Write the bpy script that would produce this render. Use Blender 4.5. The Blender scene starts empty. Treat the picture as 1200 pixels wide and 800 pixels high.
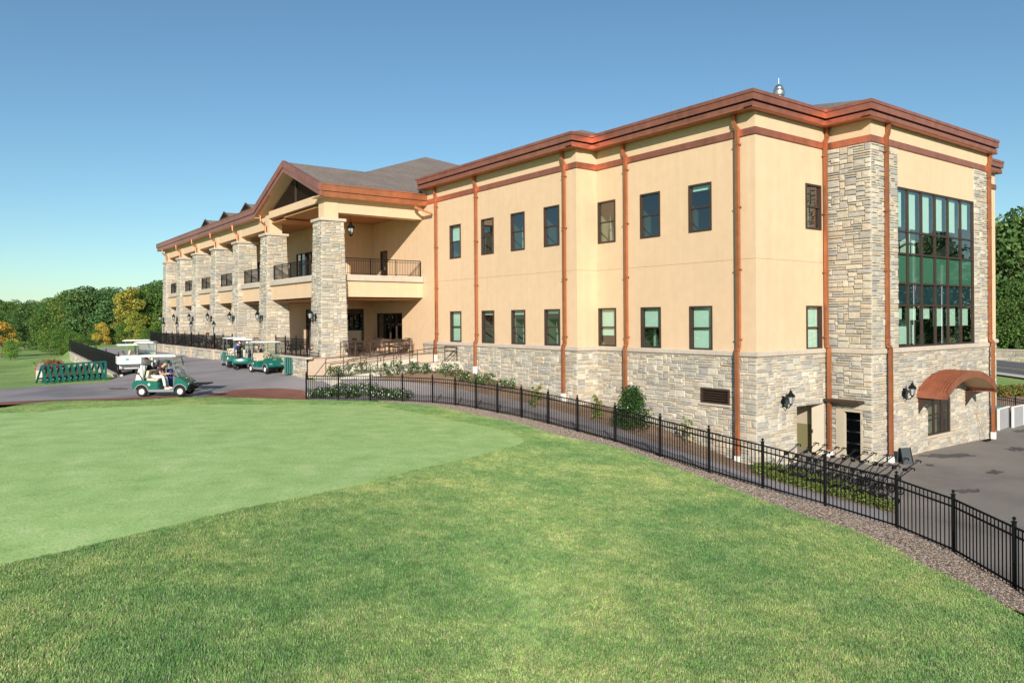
import bpy, math, random
import numpy as np
from mathutils import Vector, Matrix
R = math.radians
rnd = random.Random(7)
scene = bpy.context.scene
COL = scene.collection
# ------------------------------------------------------------------ camera (origin of the plan; +Y runs along the long facade)
FPX, YAW, ROLL, HY = 878.0, R(36.8), R(0.4), 373.0
FW = (math.sin(YAW), math.cos(YAW)); RT = (math.cos(YAW), -math.sin(YAW))
def ray(px, py):
    dx, dy = px-600, HY-py
    x = dx*math.cos(ROLL)+dy*math.sin(ROLL); y = -dx*math.sin(ROLL)+dy*math.cos(ROLL)
    return (FW[0]*FPX+RT[0]*x, FW[1]*FPX+RT[1]*x, y)
def onZ(px, py, z):
    d = ray(px, py); t = z/d[2]; return (d[0]*t, d[1]*t, z)
def onX(px, py, X):
    d = ray(px, py); t = X/d[0]; return (X, d[1]*t, d[2]*t)
def onY(px, py, Y):
    d = ray(px, py); t = Y/d[1]; return (d[0]*t, Y, d[2]*t)
# ------------------------------------------------------------------ object helpers
BASE = {}
def tag(o, label=None, cat=None, group=None, kind=None):
    if label: o['label'] = label
    if cat: o['category'] = cat
    if group: o['group'] = group
    if kind: o['kind'] = kind
    return o
def thing(name, loc, label, cat, group=None, rz=0):
    o = bpy.data.objects.new(name, None); COL.objects.link(o)
    o.location = loc; o.rotation_euler = (0, 0, rz); o.empty_display_size = .3
    BASE[o.name] = (0, 0, 0)
    return tag(o, label, cat, group)
def copy_tree(o, parent=None):
    c = o.copy(); COL.objects.link(c)
    if parent: c.parent = parent
    BASE[c.name] = BASE.get(o.name, (0, 0, 0))
    for ch in list(o.children): copy_tree(ch, c)
    return c
class MB:
    def __init__(s): s.v = []; s.f = []; s.c = []; s.m = []
    def face(s, pts, col=None, mi=0):
        n = len(s.v); s.v += [tuple(p) for p in pts]; s.f.append(tuple(range(n, n+len(pts)))); s.c.append(col); s.m.append(mi)
    def add(s, vs, fs, col=None, mi=0):
        n = len(s.v); s.v += [tuple(p) for p in vs]
        for f in fs: s.f.append(tuple(i+n for i in f)); s.c.append(col); s.m.append(mi)
    def box(s, x0, x1, y0, y1, z0, z1, col=None, mi=0):
        if x0 > x1: x0, x1 = x1, x0
        if y0 > y1: y0, y1 = y1, y0
        if z0 > z1: z0, z1 = z1, z0
        vs = [(x0,y0,z0),(x1,y0,z0),(x1,y1,z0),(x0,y1,z0),(x0,y0,z1),(x1,y0,z1),(x1,y1,z1),(x0,y1,z1)]
        s.add(vs, [(0,3,2,1),(4,5,6,7),(0,1,5,4),(1,2,6,5),(2,3,7,6),(3,0,4,7)], col, mi); return s
    def bbox(s, x0, x1, y0, y1, z0, z1, b=.01, col=None, mi=0):
        # box with chamfered edges
        cx, cy, cz = (x0+x1)/2, (y0+y1)/2, (z0+z1)/2
        hx, hy, hz = abs(x1-x0)/2, abs(y1-y0)/2, abs(z1-z0)/2
        b = min(b, hx*.9, hy*.9, hz*.9)
        bm_v = []; idx = {}
        for sx in (-1,1):
            for sy in (-1,1):
                for sz in (-1,1):
                    for a in range(3):
                        p = [hx-b, hy-b, hz-b]; p[a] += b
                        idx[(sx,sy,sz,a)] = len(bm_v); bm_v.append((cx+sx*p[0], cy+sy*p[1], cz+sz*p[2]))
        fs = []
        for a in range(3):
            o1, o2 = (a+1) % 3, (a+2) % 3
            for sg in (-1,1):
                q = []
                for (s1, s2) in ((-1,-1),(1,-1),(1,1),(-1,1)):
                    k = [0,0,0]; k[a] = sg; k[o1] = s1; k[o2] = s2; q.append(idx[(k[0],k[1],k[2],a)])
                fs.append(tuple(q if sg > 0 else q[::-1]))
            for s1 in (-1,1):
                for s2 in (-1,1):
                    q = []
                    for (sa, ax) in ((-1,o1),(1,o1),(1,o2),(-1,o2)):
                        k = [0,0,0]; k[a] = sa; k[o1] = s1; k[o2] = s2; q.append(idx[(k[0],k[1],k[2],ax)])
                    fs.append(tuple(q if s1*s2 < 0 else q[::-1]))
        for sx in (-1,1):
            for sy in (-1,1):
                for sz in (-1,1):
                    q = [idx[(sx,sy,sz,a)] for a in range(3)]
                    fs.append(tuple(q if sx*sy*sz > 0 else q[::-1]))
        s.add(bm_v, fs, col, mi); return s
    def beam(s, a, b, w, h=None, col=None, mi=0, up=(0,0,1)):
        h = h or w; a = Vector(a); b = Vector(b); d = (b-a).normalized(); u = Vector(up)
        if abs(d.dot(u)) > .99: u = Vector((1,0,0))
        sx = d.cross(u).normalized()*w/2; sz = sx.cross(d).normalized()*h/2
        vs = [a-sx-sz, a+sx-sz, a+sx+sz, a-sx+sz, b-sx-sz, b+sx-sz, b+sx+sz, b-sx+sz]
        s.add(vs, [(0,3,2,1),(4,5,6,7),(0,1,5,4),(1,2,6,5),(2,3,7,6),(3,0,4,7)][::1], col, mi); return s
    def tube(s, pts, r, n=8, col=None, mi=0, cap=True):
        pts = [Vector(p) for p in pts]; rs = r if isinstance(r, (list, tuple)) else [r]*len(pts)
        vs = []; fs = []; ref = Vector((0,0,1))
        d0 = (pts[-1]-pts[0]).normalized()
        if abs(d0.z) > .9: ref = Vector((1,0,0))
        for i, p in enumerate(pts):
            d = (pts[min(i+1, len(pts)-1)]-pts[max(i-1, 0)]).normalized()
            a = d.cross(ref).normalized(); b = a.cross(d).normalized()
            for k in range(n):
                t = 2*math.pi*k/n; vs.append(p+(a*math.cos(t)+b*math.sin(t))*rs[i])
        for i in range(len(pts)-1):
            for k in range(n):
                fs.append((i*n+k, i*n+(k+1) % n, (i+1)*n+(k+1) % n, (i+1)*n+k))
        if cap: fs.append(tuple(range(n))[::-1]); fs.append(tuple((len(pts)-1)*n+k for k in range(n)))
        s.add(vs, fs, col, mi); return s
    def lathe(s, prof, c=(0,0,0), n=16, axis='z', col=None, mi=0):
        vs = []; fs = []
        for (r, h) in prof:
            for k in range(n):
                t = 2*math.pi*k/n; a, b = r*math.cos(t), r*math.sin(t)
                p = (a, b, h) if axis == 'z' else ((a, h, b) if axis == 'y' else (h, a, b))
                vs.append((c[0]+p[0], c[1]+p[1], c[2]+p[2]))
        for i in range(len(prof)-1):
            for k in range(n): fs.append((i*n+k, i*n+(k+1) % n, (i+1)*n+(k+1) % n, (i+1)*n+k))
        s.add(vs, fs, col, mi); return s
    def prism(s, poly, y0, y1, col=None, mi=0, plane='xz'):
        n = len(poly)
        def P(p, t): return (p[0], t, p[1]) if plane == 'xz' else ((p[0], p[1], t) if plane == 'xy' else (t, p[0], p[1]))
        vs = [P(p, y0) for p in poly]+[P(p, y1) for p in poly]
        fs = [tuple(range(n)), tuple(range(2*n-1, n-1, -1))]+[(i, i+n, (i+1) % n+n, (i+1) % n) for i in range(n)]
        s.add(vs, fs, col, mi); return s
    def sweep(s, path, prof, closed=False, col=None, mi=0):
        # path: plan points; outward = right of travel; prof: closed list of (outward, z)
        n = len(path); rings = []
        for i, p in enumerate(path):
            def nrm(a, b):
                d = Vector((b[0]-a[0], b[1]-a[1])).normalized(); return Vector((d.y, -d.x))
            ns = []
            if i > 0 or closed: ns.append(nrm(path[i-1], p))
            if i < n-1 or closed: ns.append(nrm(p, path[(i+1) % n]))
            m = ns[0] if len(ns) == 1 else (ns[0]+ns[1])/max(.2, 1+ns[0].dot(ns[1]))
            z0 = p[2] if len(p) > 2 else 0
            rings.append([(p[0]+m.x*o, p[1]+m.y*o, z+z0) for (o, z) in prof])
        k = len(prof); vs = [q for r in rings for q in r]; fs = []
        for i in range(n if closed else n-1):
            j = (i+1) % n
            for a in range(k): fs.append((i*k+a, i*k+(a+1) % k, j*k+(a+1) % k, j*k+a))
        if not closed: fs.append(tuple(range(k))[::-1]); fs.append(tuple((n-1)*k+a for a in range(k)))
        s.add(vs, fs, col, mi); return s
    def build(s, name, mat, parent=None, smooth=False, off=None, fixn=True):
        me = bpy.data.meshes.new(name)
        if off is None: off = BASE.get(parent.name, (0,0,0)) if parent else (0,0,0)
        vs = [(v[0]-off[0], v[1]-off[1], v[2]-off[2]) for v in s.v] if off != (0,0,0) else s.v
        me.from_pydata(vs, [], s.f)
        mats = mat if isinstance(mat, (list, tuple)) else [mat]
        for m in mats: me.materials.append(m)
        if len(mats) > 1: me.polygons.foreach_set('material_index', s.m)
        if any(c is not None for c in s.c):
            at = me.color_attributes.new('Col', 'FLOAT_COLOR', 'CORNER')
            arr = []
            for f, c in zip(s.f, s.c):
                c = c or (1,1,1); arr += [c[0], c[1], c[2], 1.0]*len(f)
            at.data.foreach_set('color', arr)
        if smooth:
            me.polygons.foreach_set('use_smooth', [True]*len(me.polygons))
            try: me.set_sharp_from_angle(angle=R(40))
            except Exception: pass
        me.update()
        o = bpy.data.objects.new(name, me); COL.objects.link(o)
        if parent: o.parent = parent
        BASE[o.name] = off
        return o
# ------------------------------------------------------------------ materials
MATS = {}
def mat(name, base=(.5,.5,.5), rough=.6, metal=0, noise=None, bump=None, attr=False, spec=.5, streak=0):
    """noise=(scale, amount) brightness variation; bump=(scale, strength); attr multiplies by the Col attribute"""
    if name in MATS: return MATS[name]
    m = bpy.data.materials.new(name); m.use_nodes = True; nt = m.node_tree; N = nt.nodes; L = nt.links
    b = N['Principled BSDF']; b.inputs['Roughness'].default_value = rough; b.inputs['Metallic'].default_value = metal
    b.inputs['Specular IOR Level'].default_value = spec
    b.inputs['Base Color'].default_value = (*base, 1)
    tc = N.new('ShaderNodeNewGeometry'); pos = tc.outputs['Position']
    col = None
    if attr:
        a = N.new('ShaderNodeAttribute'); a.attribute_name = 'Col'; col = a.outputs['Color']
    if noise:
        no = N.new('ShaderNodeTexNoise'); no.inputs['Scale'].default_value = noise[0]; no.inputs['Detail'].default_value = 6
        L.new(pos, no.inputs['Vector'])
        no2 = N.new('ShaderNodeTexNoise'); no2.inputs['Scale'].default_value = noise[0]*.09; no2.inputs['Detail'].default_value = 3
        L.new(pos, no2.inputs['Vector'])
        ad = N.new('ShaderNodeMath'); ad.operation = 'ADD'; L.new(no.outputs['Fac'], ad.inputs[0]); L.new(no2.outputs['Fac'], ad.inputs[1])
        mr = N.new('ShaderNodeMapRange'); mr.inputs[1].default_value = .7; mr.inputs[2].default_value = 1.3
        mr.inputs[3].default_value = 1-noise[1]; mr.inputs[4].default_value = 1+noise[1]*.6
        L.new(ad.outputs[0], mr.inputs[0])
        mx = N.new('ShaderNodeMix'); mx.data_type = 'RGBA'; mx.blend_type = 'MULTIPLY'; mx.inputs[0].default_value = 1
        if col: L.new(col, mx.inputs[6])
        else: mx.inputs[6].default_value = (*base, 1)
        L.new(mr.outputs[0], mx.inputs[7]); col = mx.outputs[2]
    if streak and col:
        mp = N.new('ShaderNodeMapping'); mp.inputs['Scale'].default_value = (3.2,3.2,.16); L.new(pos, mp.inputs[0])
        n3 = N.new('ShaderNodeTexNoise'); n3.inputs['Scale'].default_value = 1; n3.inputs['Detail'].default_value = 7; L.new(mp.outputs[0], n3.inputs['Vector'])
        m3 = N.new('ShaderNodeMapRange'); m3.inputs[1].default_value = .38; m3.inputs[2].default_value = .62; m3.inputs[3].default_value = 1-streak; m3.inputs[4].default_value = 1.02; L.new(n3.outputs['Fac'], m3.inputs[0])
        mx = N.new('ShaderNodeMix'); mx.data_type = 'RGBA'; mx.blend_type = 'MULTIPLY'; mx.inputs[0].default_value = 1
        L.new(col, mx.inputs[6]); L.new(m3.outputs[0], mx.inputs[7]); col = mx.outputs[2]
    if col: L.new(col, b.inputs['Base Color'])
    if bump:
        nb = N.new('ShaderNodeTexNoise'); nb.inputs['Scale'].default_value = bump[0]; nb.inputs['Detail'].default_value = 8
        L.new(pos, nb.inputs['Vector'])
        bp = N.new('ShaderNodeBump'); bp.inputs['Strength'].default_value = bump[1]; bp.inputs['Distance'].default_value = .02
        L.new(nb.outputs['Fac'], bp.inputs['Height']); L.new(bp.outputs[0], b.inputs['Normal'])
    MATS[name] = m; return m
def ramp_mat(name, stops, scale, detail=8, rough=.9, bump=(30,.5,.03), scale2=None, stops2=None, spec=.2, stretch=(1,1,1), blend='MULTIPLY'):
    m = bpy.data.materials.new(name); m.use_nodes = True; nt = m.node_tree; N = nt.nodes; L = nt.links
    b = N['Principled BSDF']; b.inputs['Roughness'].default_value = rough; b.inputs['Specular IOR Level'].default_value = spec
    g = N.new('ShaderNodeNewGeometry'); mp = N.new('ShaderNodeMapping'); mp.inputs['Scale'].default_value = stretch
    L.new(g.outputs['Position'], mp.inputs[0])
    no = N.new('ShaderNodeTexNoise'); no.inputs['Scale'].default_value = scale; no.inputs['Detail'].default_value = detail; no.inputs['Roughness'].default_value = .65
    L.new(mp.outputs[0], no.inputs['Vector'])
    cr = N.new('ShaderNodeValToRGB'); e = cr.color_ramp.elements
    e[0].position, e[0].color = stops[0][0], (*stops[0][1], 1); e[1].position, e[1].color = stops[-1][0], (*stops[-1][1], 1)
    for p, c in stops[1:-1]: k = e.new(p); k.color = (*c, 1)
    L.new(no.outputs['Fac'], cr.inputs[0]); out = cr.outputs[0]
    if stops2:
        n2 = N.new('ShaderNodeTexNoise'); n2.inputs['Scale'].default_value = scale2; n2.inputs['Detail'].default_value = 4
        L.new(g.outputs['Position'], n2.inputs['Vector'])
        c2 = N.new('ShaderNodeValToRGB'); e = c2.color_ramp.elements
        e[0].position, e[0].color = stops2[0][0], (*stops2[0][1], 1); e[1].position, e[1].color = stops2[-1][0], (*stops2[-1][1], 1)
        for p, c in stops2[1:-1]: k = e.new(p); k.color = (*c, 1)
        L.new(n2.outputs['Fac'], c2.inputs[0])
        mx = N.new('ShaderNodeMix'); mx.data_type = 'RGBA'; mx.blend_type = blend; mx.inputs[0].default_value = 1
        L.new(out, mx.inputs[6]); L.new(c2.outputs[0], mx.inputs[7]); out = mx.outputs[2]
    L.new(out, b.inputs['Base Color'])
    nb = N.new('ShaderNodeTexNoise'); nb.inputs['Scale'].default_value = bump[0]; nb.inputs['Detail'].default_value = 6
    L.new(g.outputs['Position'], nb.inputs['Vector'])
    bp = N.new('ShaderNodeBump'); bp.inputs['Strength'].default_value = bump[1]; bp.inputs['Distance'].default_value = bump[2]
    L.new(nb.outputs['Fac'], bp.inputs['Height']); L.new(bp.outputs[0], b.inputs['Normal'])
    MATS[name] = m; return m
stucco = mat('stucco', (.71,.505,.325), .9, noise=(2.2,.06), bump=(45,.4), spec=.2, streak=.022)
stucco_lt = mat('stucco_groove', (.36,.26,.15), .9, spec=.2)
stone = mat('ashlar', (.4,.4,.4), .9, noise=(7,.20), bump=(22,.8), attr=True, spec=.25)
limestone = mat('limestone', (.56,.475,.385), .85, noise=(5,.14), bump=(50,.3), spec=.3)
concrete = mat('concrete', (.60,.54,.45), .9, noise=(3,.12), bump=(60,.3), spec=.3)
concrete_pk = mat('pink_concrete', (.55,.42,.32), .9, noise=(3,.12), bump=(60,.3), spec=.3)
copper = mat('copper', (.54,.20,.09), .48, metal=.6, noise=(3,.22), streak=.12, bump=(14,.06))
copper_dk = mat('aged_copper', (.50,.185,.115), .4, metal=.6, noise=(2.5,.24), streak=.1, bump=(10,.06))
bronze = mat('bronze_frame', (.055,.034,.024), .5, spec=.4)
black = mat('black_metal', (.005,.005,.0055), .55, spec=.25)
white_pl = mat('white_plastic', (.78,.77,.73), .45)
cream_pl = mat('cream_vinyl', (.66,.56,.42), .6, noise=(20,.06))
teal_pl = mat('teal_gloss', (.006,.125,.095), .22, noise=(6,.1), spec=.6)
teal_fl = mat('teal_flat', (.010,.115,.10), .55, noise=(9,.2), spec=.4)
grey_pl = mat('grey_plastic', (.22,.22,.22), .6)
rubber = mat('rubber', (.02,.02,.02), .85)
alu = mat('galvanised', (.55,.56,.57), .35, metal=.9, noise=(8,.1))
wood_soffit = mat('soffit_wood', (.42,.19,.07), .6, noise=(4,.15))
beige = mat('beige_paint', (.50,.43,.32), .7, noise=(3,.05))
olive = mat('olive_paint', (.20,.18,.09), .8)
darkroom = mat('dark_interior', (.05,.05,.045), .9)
shade_cl = mat('blind_cloth', (.82,.88,.78), .9, noise=(2,.05))
red_pl = mat('red_fabric', (.40,.03,.03), .8)
blue_pl = mat('blue_fabric', (.02,.06,.25), .7)
def glass_mat(name, tint=(.82,.93,.88), refl=.16, rough=.0, gcol=(1,1,1)):
    m = bpy.data.materials.new(name); m.use_nodes = True; nt = m.node_tree; N = nt.nodes; L = nt.links
    N.remove(N['Principled BSDF'])
    t = N.new('ShaderNodeBsdfTransparent'); t.inputs[0].default_value = (*tint, 1)
    g = N.new('ShaderNodeBsdfGlossy'); g.inputs['Roughness'].default_value = rough; g.inputs['Color'].default_value = (*gcol, 1)
    f = N.new('ShaderNodeLayerWeight'); f.inputs[0].default_value = .5
    pw = N.new('ShaderNodeMath'); pw.operation = 'POWER'; pw.inputs[1].default_value = 3.2; L.new(f.outputs['Facing'], pw.inputs[0])
    a = N.new('ShaderNodeMath'); a.operation = 'MULTIPLY_ADD'; a.inputs[1].default_value = .9; a.inputs[2].default_value = refl
    a.use_clamp = True
    L.new(pw.outputs[0], a.inputs[0])
    mx = N.new('ShaderNodeMixShader'); L.new(a.outputs[0], mx.inputs[0]); L.new(t.outputs[0], mx.inputs[1]); L.new(g.outputs[0], mx.inputs[2])
    L.new(mx.outputs[0], N['Material Output'].inputs[0]); MATS[name] = m; return m
glass = glass_mat('window_glass', (.74,.90,.84), .15)
glass_dk = glass_mat('tinted_glass', (.10,.13,.13), .14)
spandrel = glass_mat('spandrel_glass', (.55,.75,.66), .16, .04, (.75,.95,.85))
lampglass = mat('lamp_glass', (.38,.40,.39), .15, spec=.8)
# ------------------------------------------------------------------ terrain
def g(px, py, z): return onZ(px, py, z)
FENCE_PX = [(359,468,-3.85),(396.7,468.7,-3.85),(434,469.2,-3.85),(471.7,470.6,-3.87),(507,472.4,-3.9),(533.5,475.2,-3.93),(557.8,479,-3.97),(583,484,-4.0),(611,489.5,-4.05),
 (642.5,497,-4.08),(676.8,506,-4.13),(721,518.3,-4.2),(773.8,535.5,-4.3),(831,554,-4.4),(894,572.5,-4.56),(967,593.5,-4.8),(1051,619.5,-4.93),(1117.5,648,-5.02),(1189,690,-5.07)]
FP = [g(*p) for p in FENCE_PX]
d = Vector(FP[-1])-Vector(FP[-2]); FP.append(tuple(Vector(FP[-1])+Vector((d.x, d.y, -.02)))); FP.append(tuple(Vector(FP[-1])+Vector((d.x-.2, d.y, -.02))))
CP = [g(*p) for p in [(0,800,-3.75),(300,800,-3.9),(600,800,-4.1),(900,800,-4.4),(1200,800,-4.75),(1200,722,-4.98),(1100,672,-4.85),(1000,622,-4.66),(1000,700,-4.6),(900,640,-4.45),(900,590,-4.5),
 (800,580,-4.3),(785,547,-4.3),(700,540,-4.12),(600,560,-3.92),(600,650,-3.95),(400,650,-3.75),(0,663,-3.6),(200,617,-3.55),(400,574,-3.62),(550,537,-3.8),(612,517,-3.93),(480,480,-3.8),(400,475,-3.72),
 (200,474,-3.42),(0,485,-3.4),(200,530,-3.42),(350,520,-3.52),(199,464.5,-3.35),(0,464,-3.4),(100,460,-3.38),(60,450,-3.4),(150,441,-3.28),(312,439,-3.15),(345,438,-3.1),(272,421,-2.66),(177,411,-2.72),
 (300,461,-3.6),(250,462,-3.45)]]
CP += FP
CP += [(24.3,35.7,-3.1),(24.3,39.2,-2.75),(24.3,31,-3.6),(24.3,27.8,-4.07),(25.5,24.8,-4.5),(25.5,21.5,-5.2),(25.5,18.6,-5.85),(28,17.9,-6.05),(30.5,15.9,-6.15),(42,15.9,-6.2),(48,17,-6.1),(36,14,-6.2),(24,14,-6.05),
 (16.6,37.2,-3.25),(20,36.8,-3.05),(32,8,-6.3),(24,3,-6.3),(20,-6,-6.3),(45,0,-6.3),(40,40,-4),(30,60,-3),(20,45,-2.9),(16,80,-2.75),(16,95,-2.8),(-15,5,-3.6),(-15,25,-3.4),(10,-10,-4.6),(-8,-10,-4)]
# the path just behind the fence keeps close to the fence's level, then drops at the lower driveway
def fence_offset(dist, i0=0, i1=None):
    out = []
    pts = FP[i0:i1]
    for i, p in enumerate(pts):
        a = Vector(pts[max(i-1,0)]); b = Vector(pts[min(i+1,len(pts)-1)]); t = (b-a); t.z = 0; t.normalize()
        n = Vector((-t.y, t.x, 0))
        if n.dot(Vector((1,1,0))) < 0: n = -n
        out.append((p[0]+n.x*dist, p[1]+n.y*dist, p[2]))
    return out
for i, p in enumerate(fence_offset(2.2)):
    dz = [-.05]*5+[-.08,-.1,-.15,-.2,-.25,-.3,-.38,-.5,-.62,-.8,-.95,-1.15,-1.2,-1.25,-1.25,-1.25]
    CP.append((p[0], p[1], p[2]+dz[i]))
# road and retaining wall on the left
W0 = g(137,441,-3.3); W1 = g(82,413,-3.3)
wd = (Vector(W1)-Vector(W0)).normalized(); wn = Vector((-wd.y, wd.x, 0))
if wn.x > 0: wn = -wn
for t, drop in ((0,.05),(.2,.35),(.45,.9),(.7,1.3),(1,1.6),(1.25,1.7)):
    p = Vector(W0).lerp(Vector(W1), t)
    CP.append(tuple(p-wn*.4)); q = p+wn*.5; CP.append((q.x, q.y, p.z-drop)); q = p+wn*6; CP.append((q.x, q.y, p.z-drop-.1))
CP += [(-20,60,-4.4),(-45,60,-4.8),(-10,110,-5.1),(-40,120,-5.2),(20,130,-5.2),(60,150,-5),(-60,180,-5),(40,190,-5),(-80,60,-4.8),(-60,0,-4.2),(0,-40,-5),(60,-40,-6),
 (52,14,-5.9),(56,10,-5.6),(60,26,-5.2),(62,16,-4.9),(68,22,-4.5),(80,30,-4.3),(95,45,-4.0),(80,70,-4.3),(110,10,-4.5)]
P3 = np.array(CP, float); _n = len(P3)
_D = np.sqrt(((P3[:,None,:2]-P3[None,:,:2])**2).sum(2)+.16)
_A = np.zeros((_n+3,_n+3)); _A[:_n,:_n] = -_D-np.eye(_n)*.02*-1; _A[:_n,_n] = 1; _A[_n,:_n] = 1
_A[:_n,_n+1:] = P3[:,:2]*.01; _A[_n+1:,:_n] = (P3[:,:2]*.01).T
_W = np.linalg.solve(_A, np.concatenate([P3[:,2],[0,0,0]]))
def terrain(x, y):
    x = np.atleast_1d(np.asarray(x, float)); y = np.atleast_1d(np.asarray(y, float)); out = np.empty(x.size)
    xf, yf = x.ravel(), y.ravel()
    for s in range(0, x.size, 20000):
        a = xf[s:s+20000]; b = yf[s:s+20000]
        D = np.sqrt((a[:,None]-P3[None,:,0])**2+(b[:,None]-P3[None,:,1])**2+.16)
        z = -D@_W[:_n]+_W[_n]+(_W[_n+1]*a+_W[_n+2]*b)*.01
        r = np.hypot(a-15, b-40); w = np.clip((r-130)/120, 0, 1); w = w*w*(3-2*w)
        out[s:s+20000] = z*(1-w)+(-5.0)*w
    return out.reshape(x.shape)
def tz(x, y): return float(terrain([x],[y])[0])
def hit(px, py):
    d = np.array(ray(px, py)); d /= np.linalg.norm(d)
    ts = np.concatenate([np.arange(4, 60, .1), np.arange(60, 260, .5)])
    f = d[2]*ts-terrain(d[0]*ts, d[1]*ts)
    k = np.argmax(f < 0)
    if f[k] >= 0: k = len(ts)-1
    t = ts[k-1]+(ts[k]-ts[k-1])*f[k-1]/(f[k-1]-f[k]) if k else ts[0]
    return (float(d[0]*t), float(d[1]*t))
def smooth(pts, n=5):
    out = []
    P = [Vector((p[0], p[1])) for p in pts]
    for i in range(len(P)-1):
        a, b, c, e = P[max(i-1,0)], P[i], P[i+1], P[min(i+2,len(P)-1)]
        for k in range(n):
            t = k/n; out.append(tuple(.5*((2*b)+(c-a)*t+(2*a-5*b+4*c-e)*t*t+(3*b-a-3*c+e)*t**3)))
    out.append(tuple(P[-1])); return out
def sdf(poly, X, Y):
    x = X.ravel(); y = Y.ravel(); best = np.full(x.size, 1e9); ins = np.zeros(x.size, bool)
    n = len(poly)
    for i in range(n):
        ax, ay = poly[i][:2]; bx, by = poly[(i+1) % n][:2]; ex, ey = bx-ax, by-ay
        l2 = ex*ex+ey*ey
        if l2 < 1e-12: continue
        t = np.clip(((x-ax)*ex+(y-ay)*ey)/l2, 0, 1)
        best = np.minimum(best, (x-ax-t*ex)**2+(y-ay-t*ey)**2)
        if ay != by:
            c = ((ay > y) != (by > y)) & (x < (bx-ax)*(y-ay)/(by-ay)+ax); ins ^= c
    d = np.sqrt(best); return np.where(ins, d, -d).reshape(X.shape)
def zone(name, poly, material, step=.3, lift=0., cut=(), overlap=.04, bounds=None, label=None, kind='structure', zf=None):
    xs = [p[0] for p in poly]; ys = [p[1] for p in poly]
    x0, x1, y0, y1 = bounds or (min(xs), max(xs), min(ys), max(ys))
    gx = np.arange(x0-step, x1+2*step, step); gy = np.arange(y0-step, y1+2*step, step)
    X, Y = np.meshgrid(gx, gy, indexing='ij'); S = sdf(poly, X, Y)
    for c in cut: S = np.minimum(S, -sdf(c, X, Y)+overlap)
    Z = (terrain(X, Y) if zf is None else zf(X, Y))+lift
    nx, ny = X.shape; vid = {}; V = []; Fc = []
    def vert(i, j):
        k = (i, j)
        if k not in vid: vid[k] = len(V); V.append((X[i,j], Y[i,j], Z[i,j]))
        return vid[k]
    def cutv(a, b):
        k = (a, b) if a < b else (b, a)
        if k not in vid:
            sa, sb = S[k[0]], S[k[1]]; t = sa/(sa-sb); vid[k] = len(V)
            V.append((X[k[0]]+(X[k[1]]-X[k[0]])*t, Y[k[0]]+(Y[k[1]]-Y[k[0]])*t, Z[k[0]]+(Z[k[1]]-Z[k[0]])*t))
        return vid[k]
    mx = np.maximum.reduce([S[:-1,:-1], S[1:,:-1], S[:-1,1:], S[1:,1:]]); mn = np.minimum.reduce([S[:-1,:-1], S[1:,:-1], S[:-1,1:], S[1:,1:]])
    for i, j in zip(*np.nonzero(mx > 0)):
        if mn[i,j] > 0: Fc.append((vert(i,j), vert(i+1,j), vert(i+1,j+1), vert(i,j+1))); continue
        for tri in (((i,j),(i+1,j),(i+1,j+1)), ((i,j),(i+1,j+1),(i,j+1))):
            poly_ = []
            for a, b in zip(tri, tri[1:]+tri[:1]):
                if S[a] > 0: poly_.append(vert(*a))
                if (S[a] > 0) != (S[b] > 0): poly_.append(cutv(a, b))
            if len(poly_) > 2: Fc.append(tuple(poly_))
    me = bpy.data.meshes.new(name); me.from_pydata([tuple(map(float, v)) for v in V], [], Fc); me.materials.append(material)
    me.polygons.foreach_set('use_smooth', [True]*len(me.polygons)); me.update()
    o = bpy.data.objects.new(name, me); COL.objects.link(o); o['kind'] = kind
    if label: o['label'] = label
    return o
H = lambda L: [hit(*p) for p in L]
lawn_edge = smooth(H([(0,479),(40,473),(80,470.5),(140,470),(200,467),(250,466),(300,467.3),(357,469),(400,469.8),(435,470.6),(480,473.5),(510,476.5),(555,486),(605,496),(655,511),(700,520),(732,528),(785,547),(825,561),(875,580),(925,598),(950,607),(1000,622),(1040,640),(1100,672),(1137,687),(1200,725)]))
lawn_poly = [(-30,22)]+lawn_edge+[(13.6,1.5),(11.5,-4),(10,-14),(-30,-14)]
green_poly = smooth(H([(-140,480),(0,484),(100,478.5),(190,475),(300,474),(400,474.5),(435,475.5),(477,481.5),(520,491),(565,499),(600,508),(615,515.5),(606,522),(580,529),(545,538.5),(480,553),(400,574),(292,595),(216,613),(166,625),(58,651),(0,663),(-120,690)]))
green_poly += [(-14,14),(-14,26)]
fo = fence_offset(.35)
mulch_poly = [p for p in lawn_edge if p[0] > hit(470,472)[0]-.01]+[(13.6,1.5),(11.5,-4),(12.6,-4)]+[(p[0],p[1]) for p in fo[::-1][:19]]
bed_edge = smooth(H([(384,441.5),(440,443.5),(472,446.5),(506,450.5),(530,454),(560,460),(610,470),(660,482.5),(700,494),(750,511),(800,528),(850,545),(880,556),(904,562),(940,573),(973,581),(1013,592),(1040,599.5)]))
red_poly = smooth(H([(225,466.5),(250,462),(275,457),(300,455.3),(330,455),(357,457.5)]))+[(fo[0][0],fo[0][1])]+H([(359,469.5),(300,468),(250,467)])
road_low = smooth(H([(-120,478),(0,474.5),(60,471.5),(140,468.8),(200,466.3),(225,466)]))
A0 = 14.8
road_poly = road_low+red_poly[3:26]+[(p[0],p[1]) for p in fo[:17]]+bed_edge[::-1]+[(15.6,38.2),(15.4,40.3),(15.4,50.6),(A0,50.6),(A0,76),(14,90),(4,92)]+[tuple((Vector(W1)-wn*.1)[:2]), tuple((Vector(W0)-wn*.1)[:2])]+smooth(H([(125,447.5),(48,452),(0,456),(-120,462)]),3)
fo2 = fence_offset(2.4)
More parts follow.
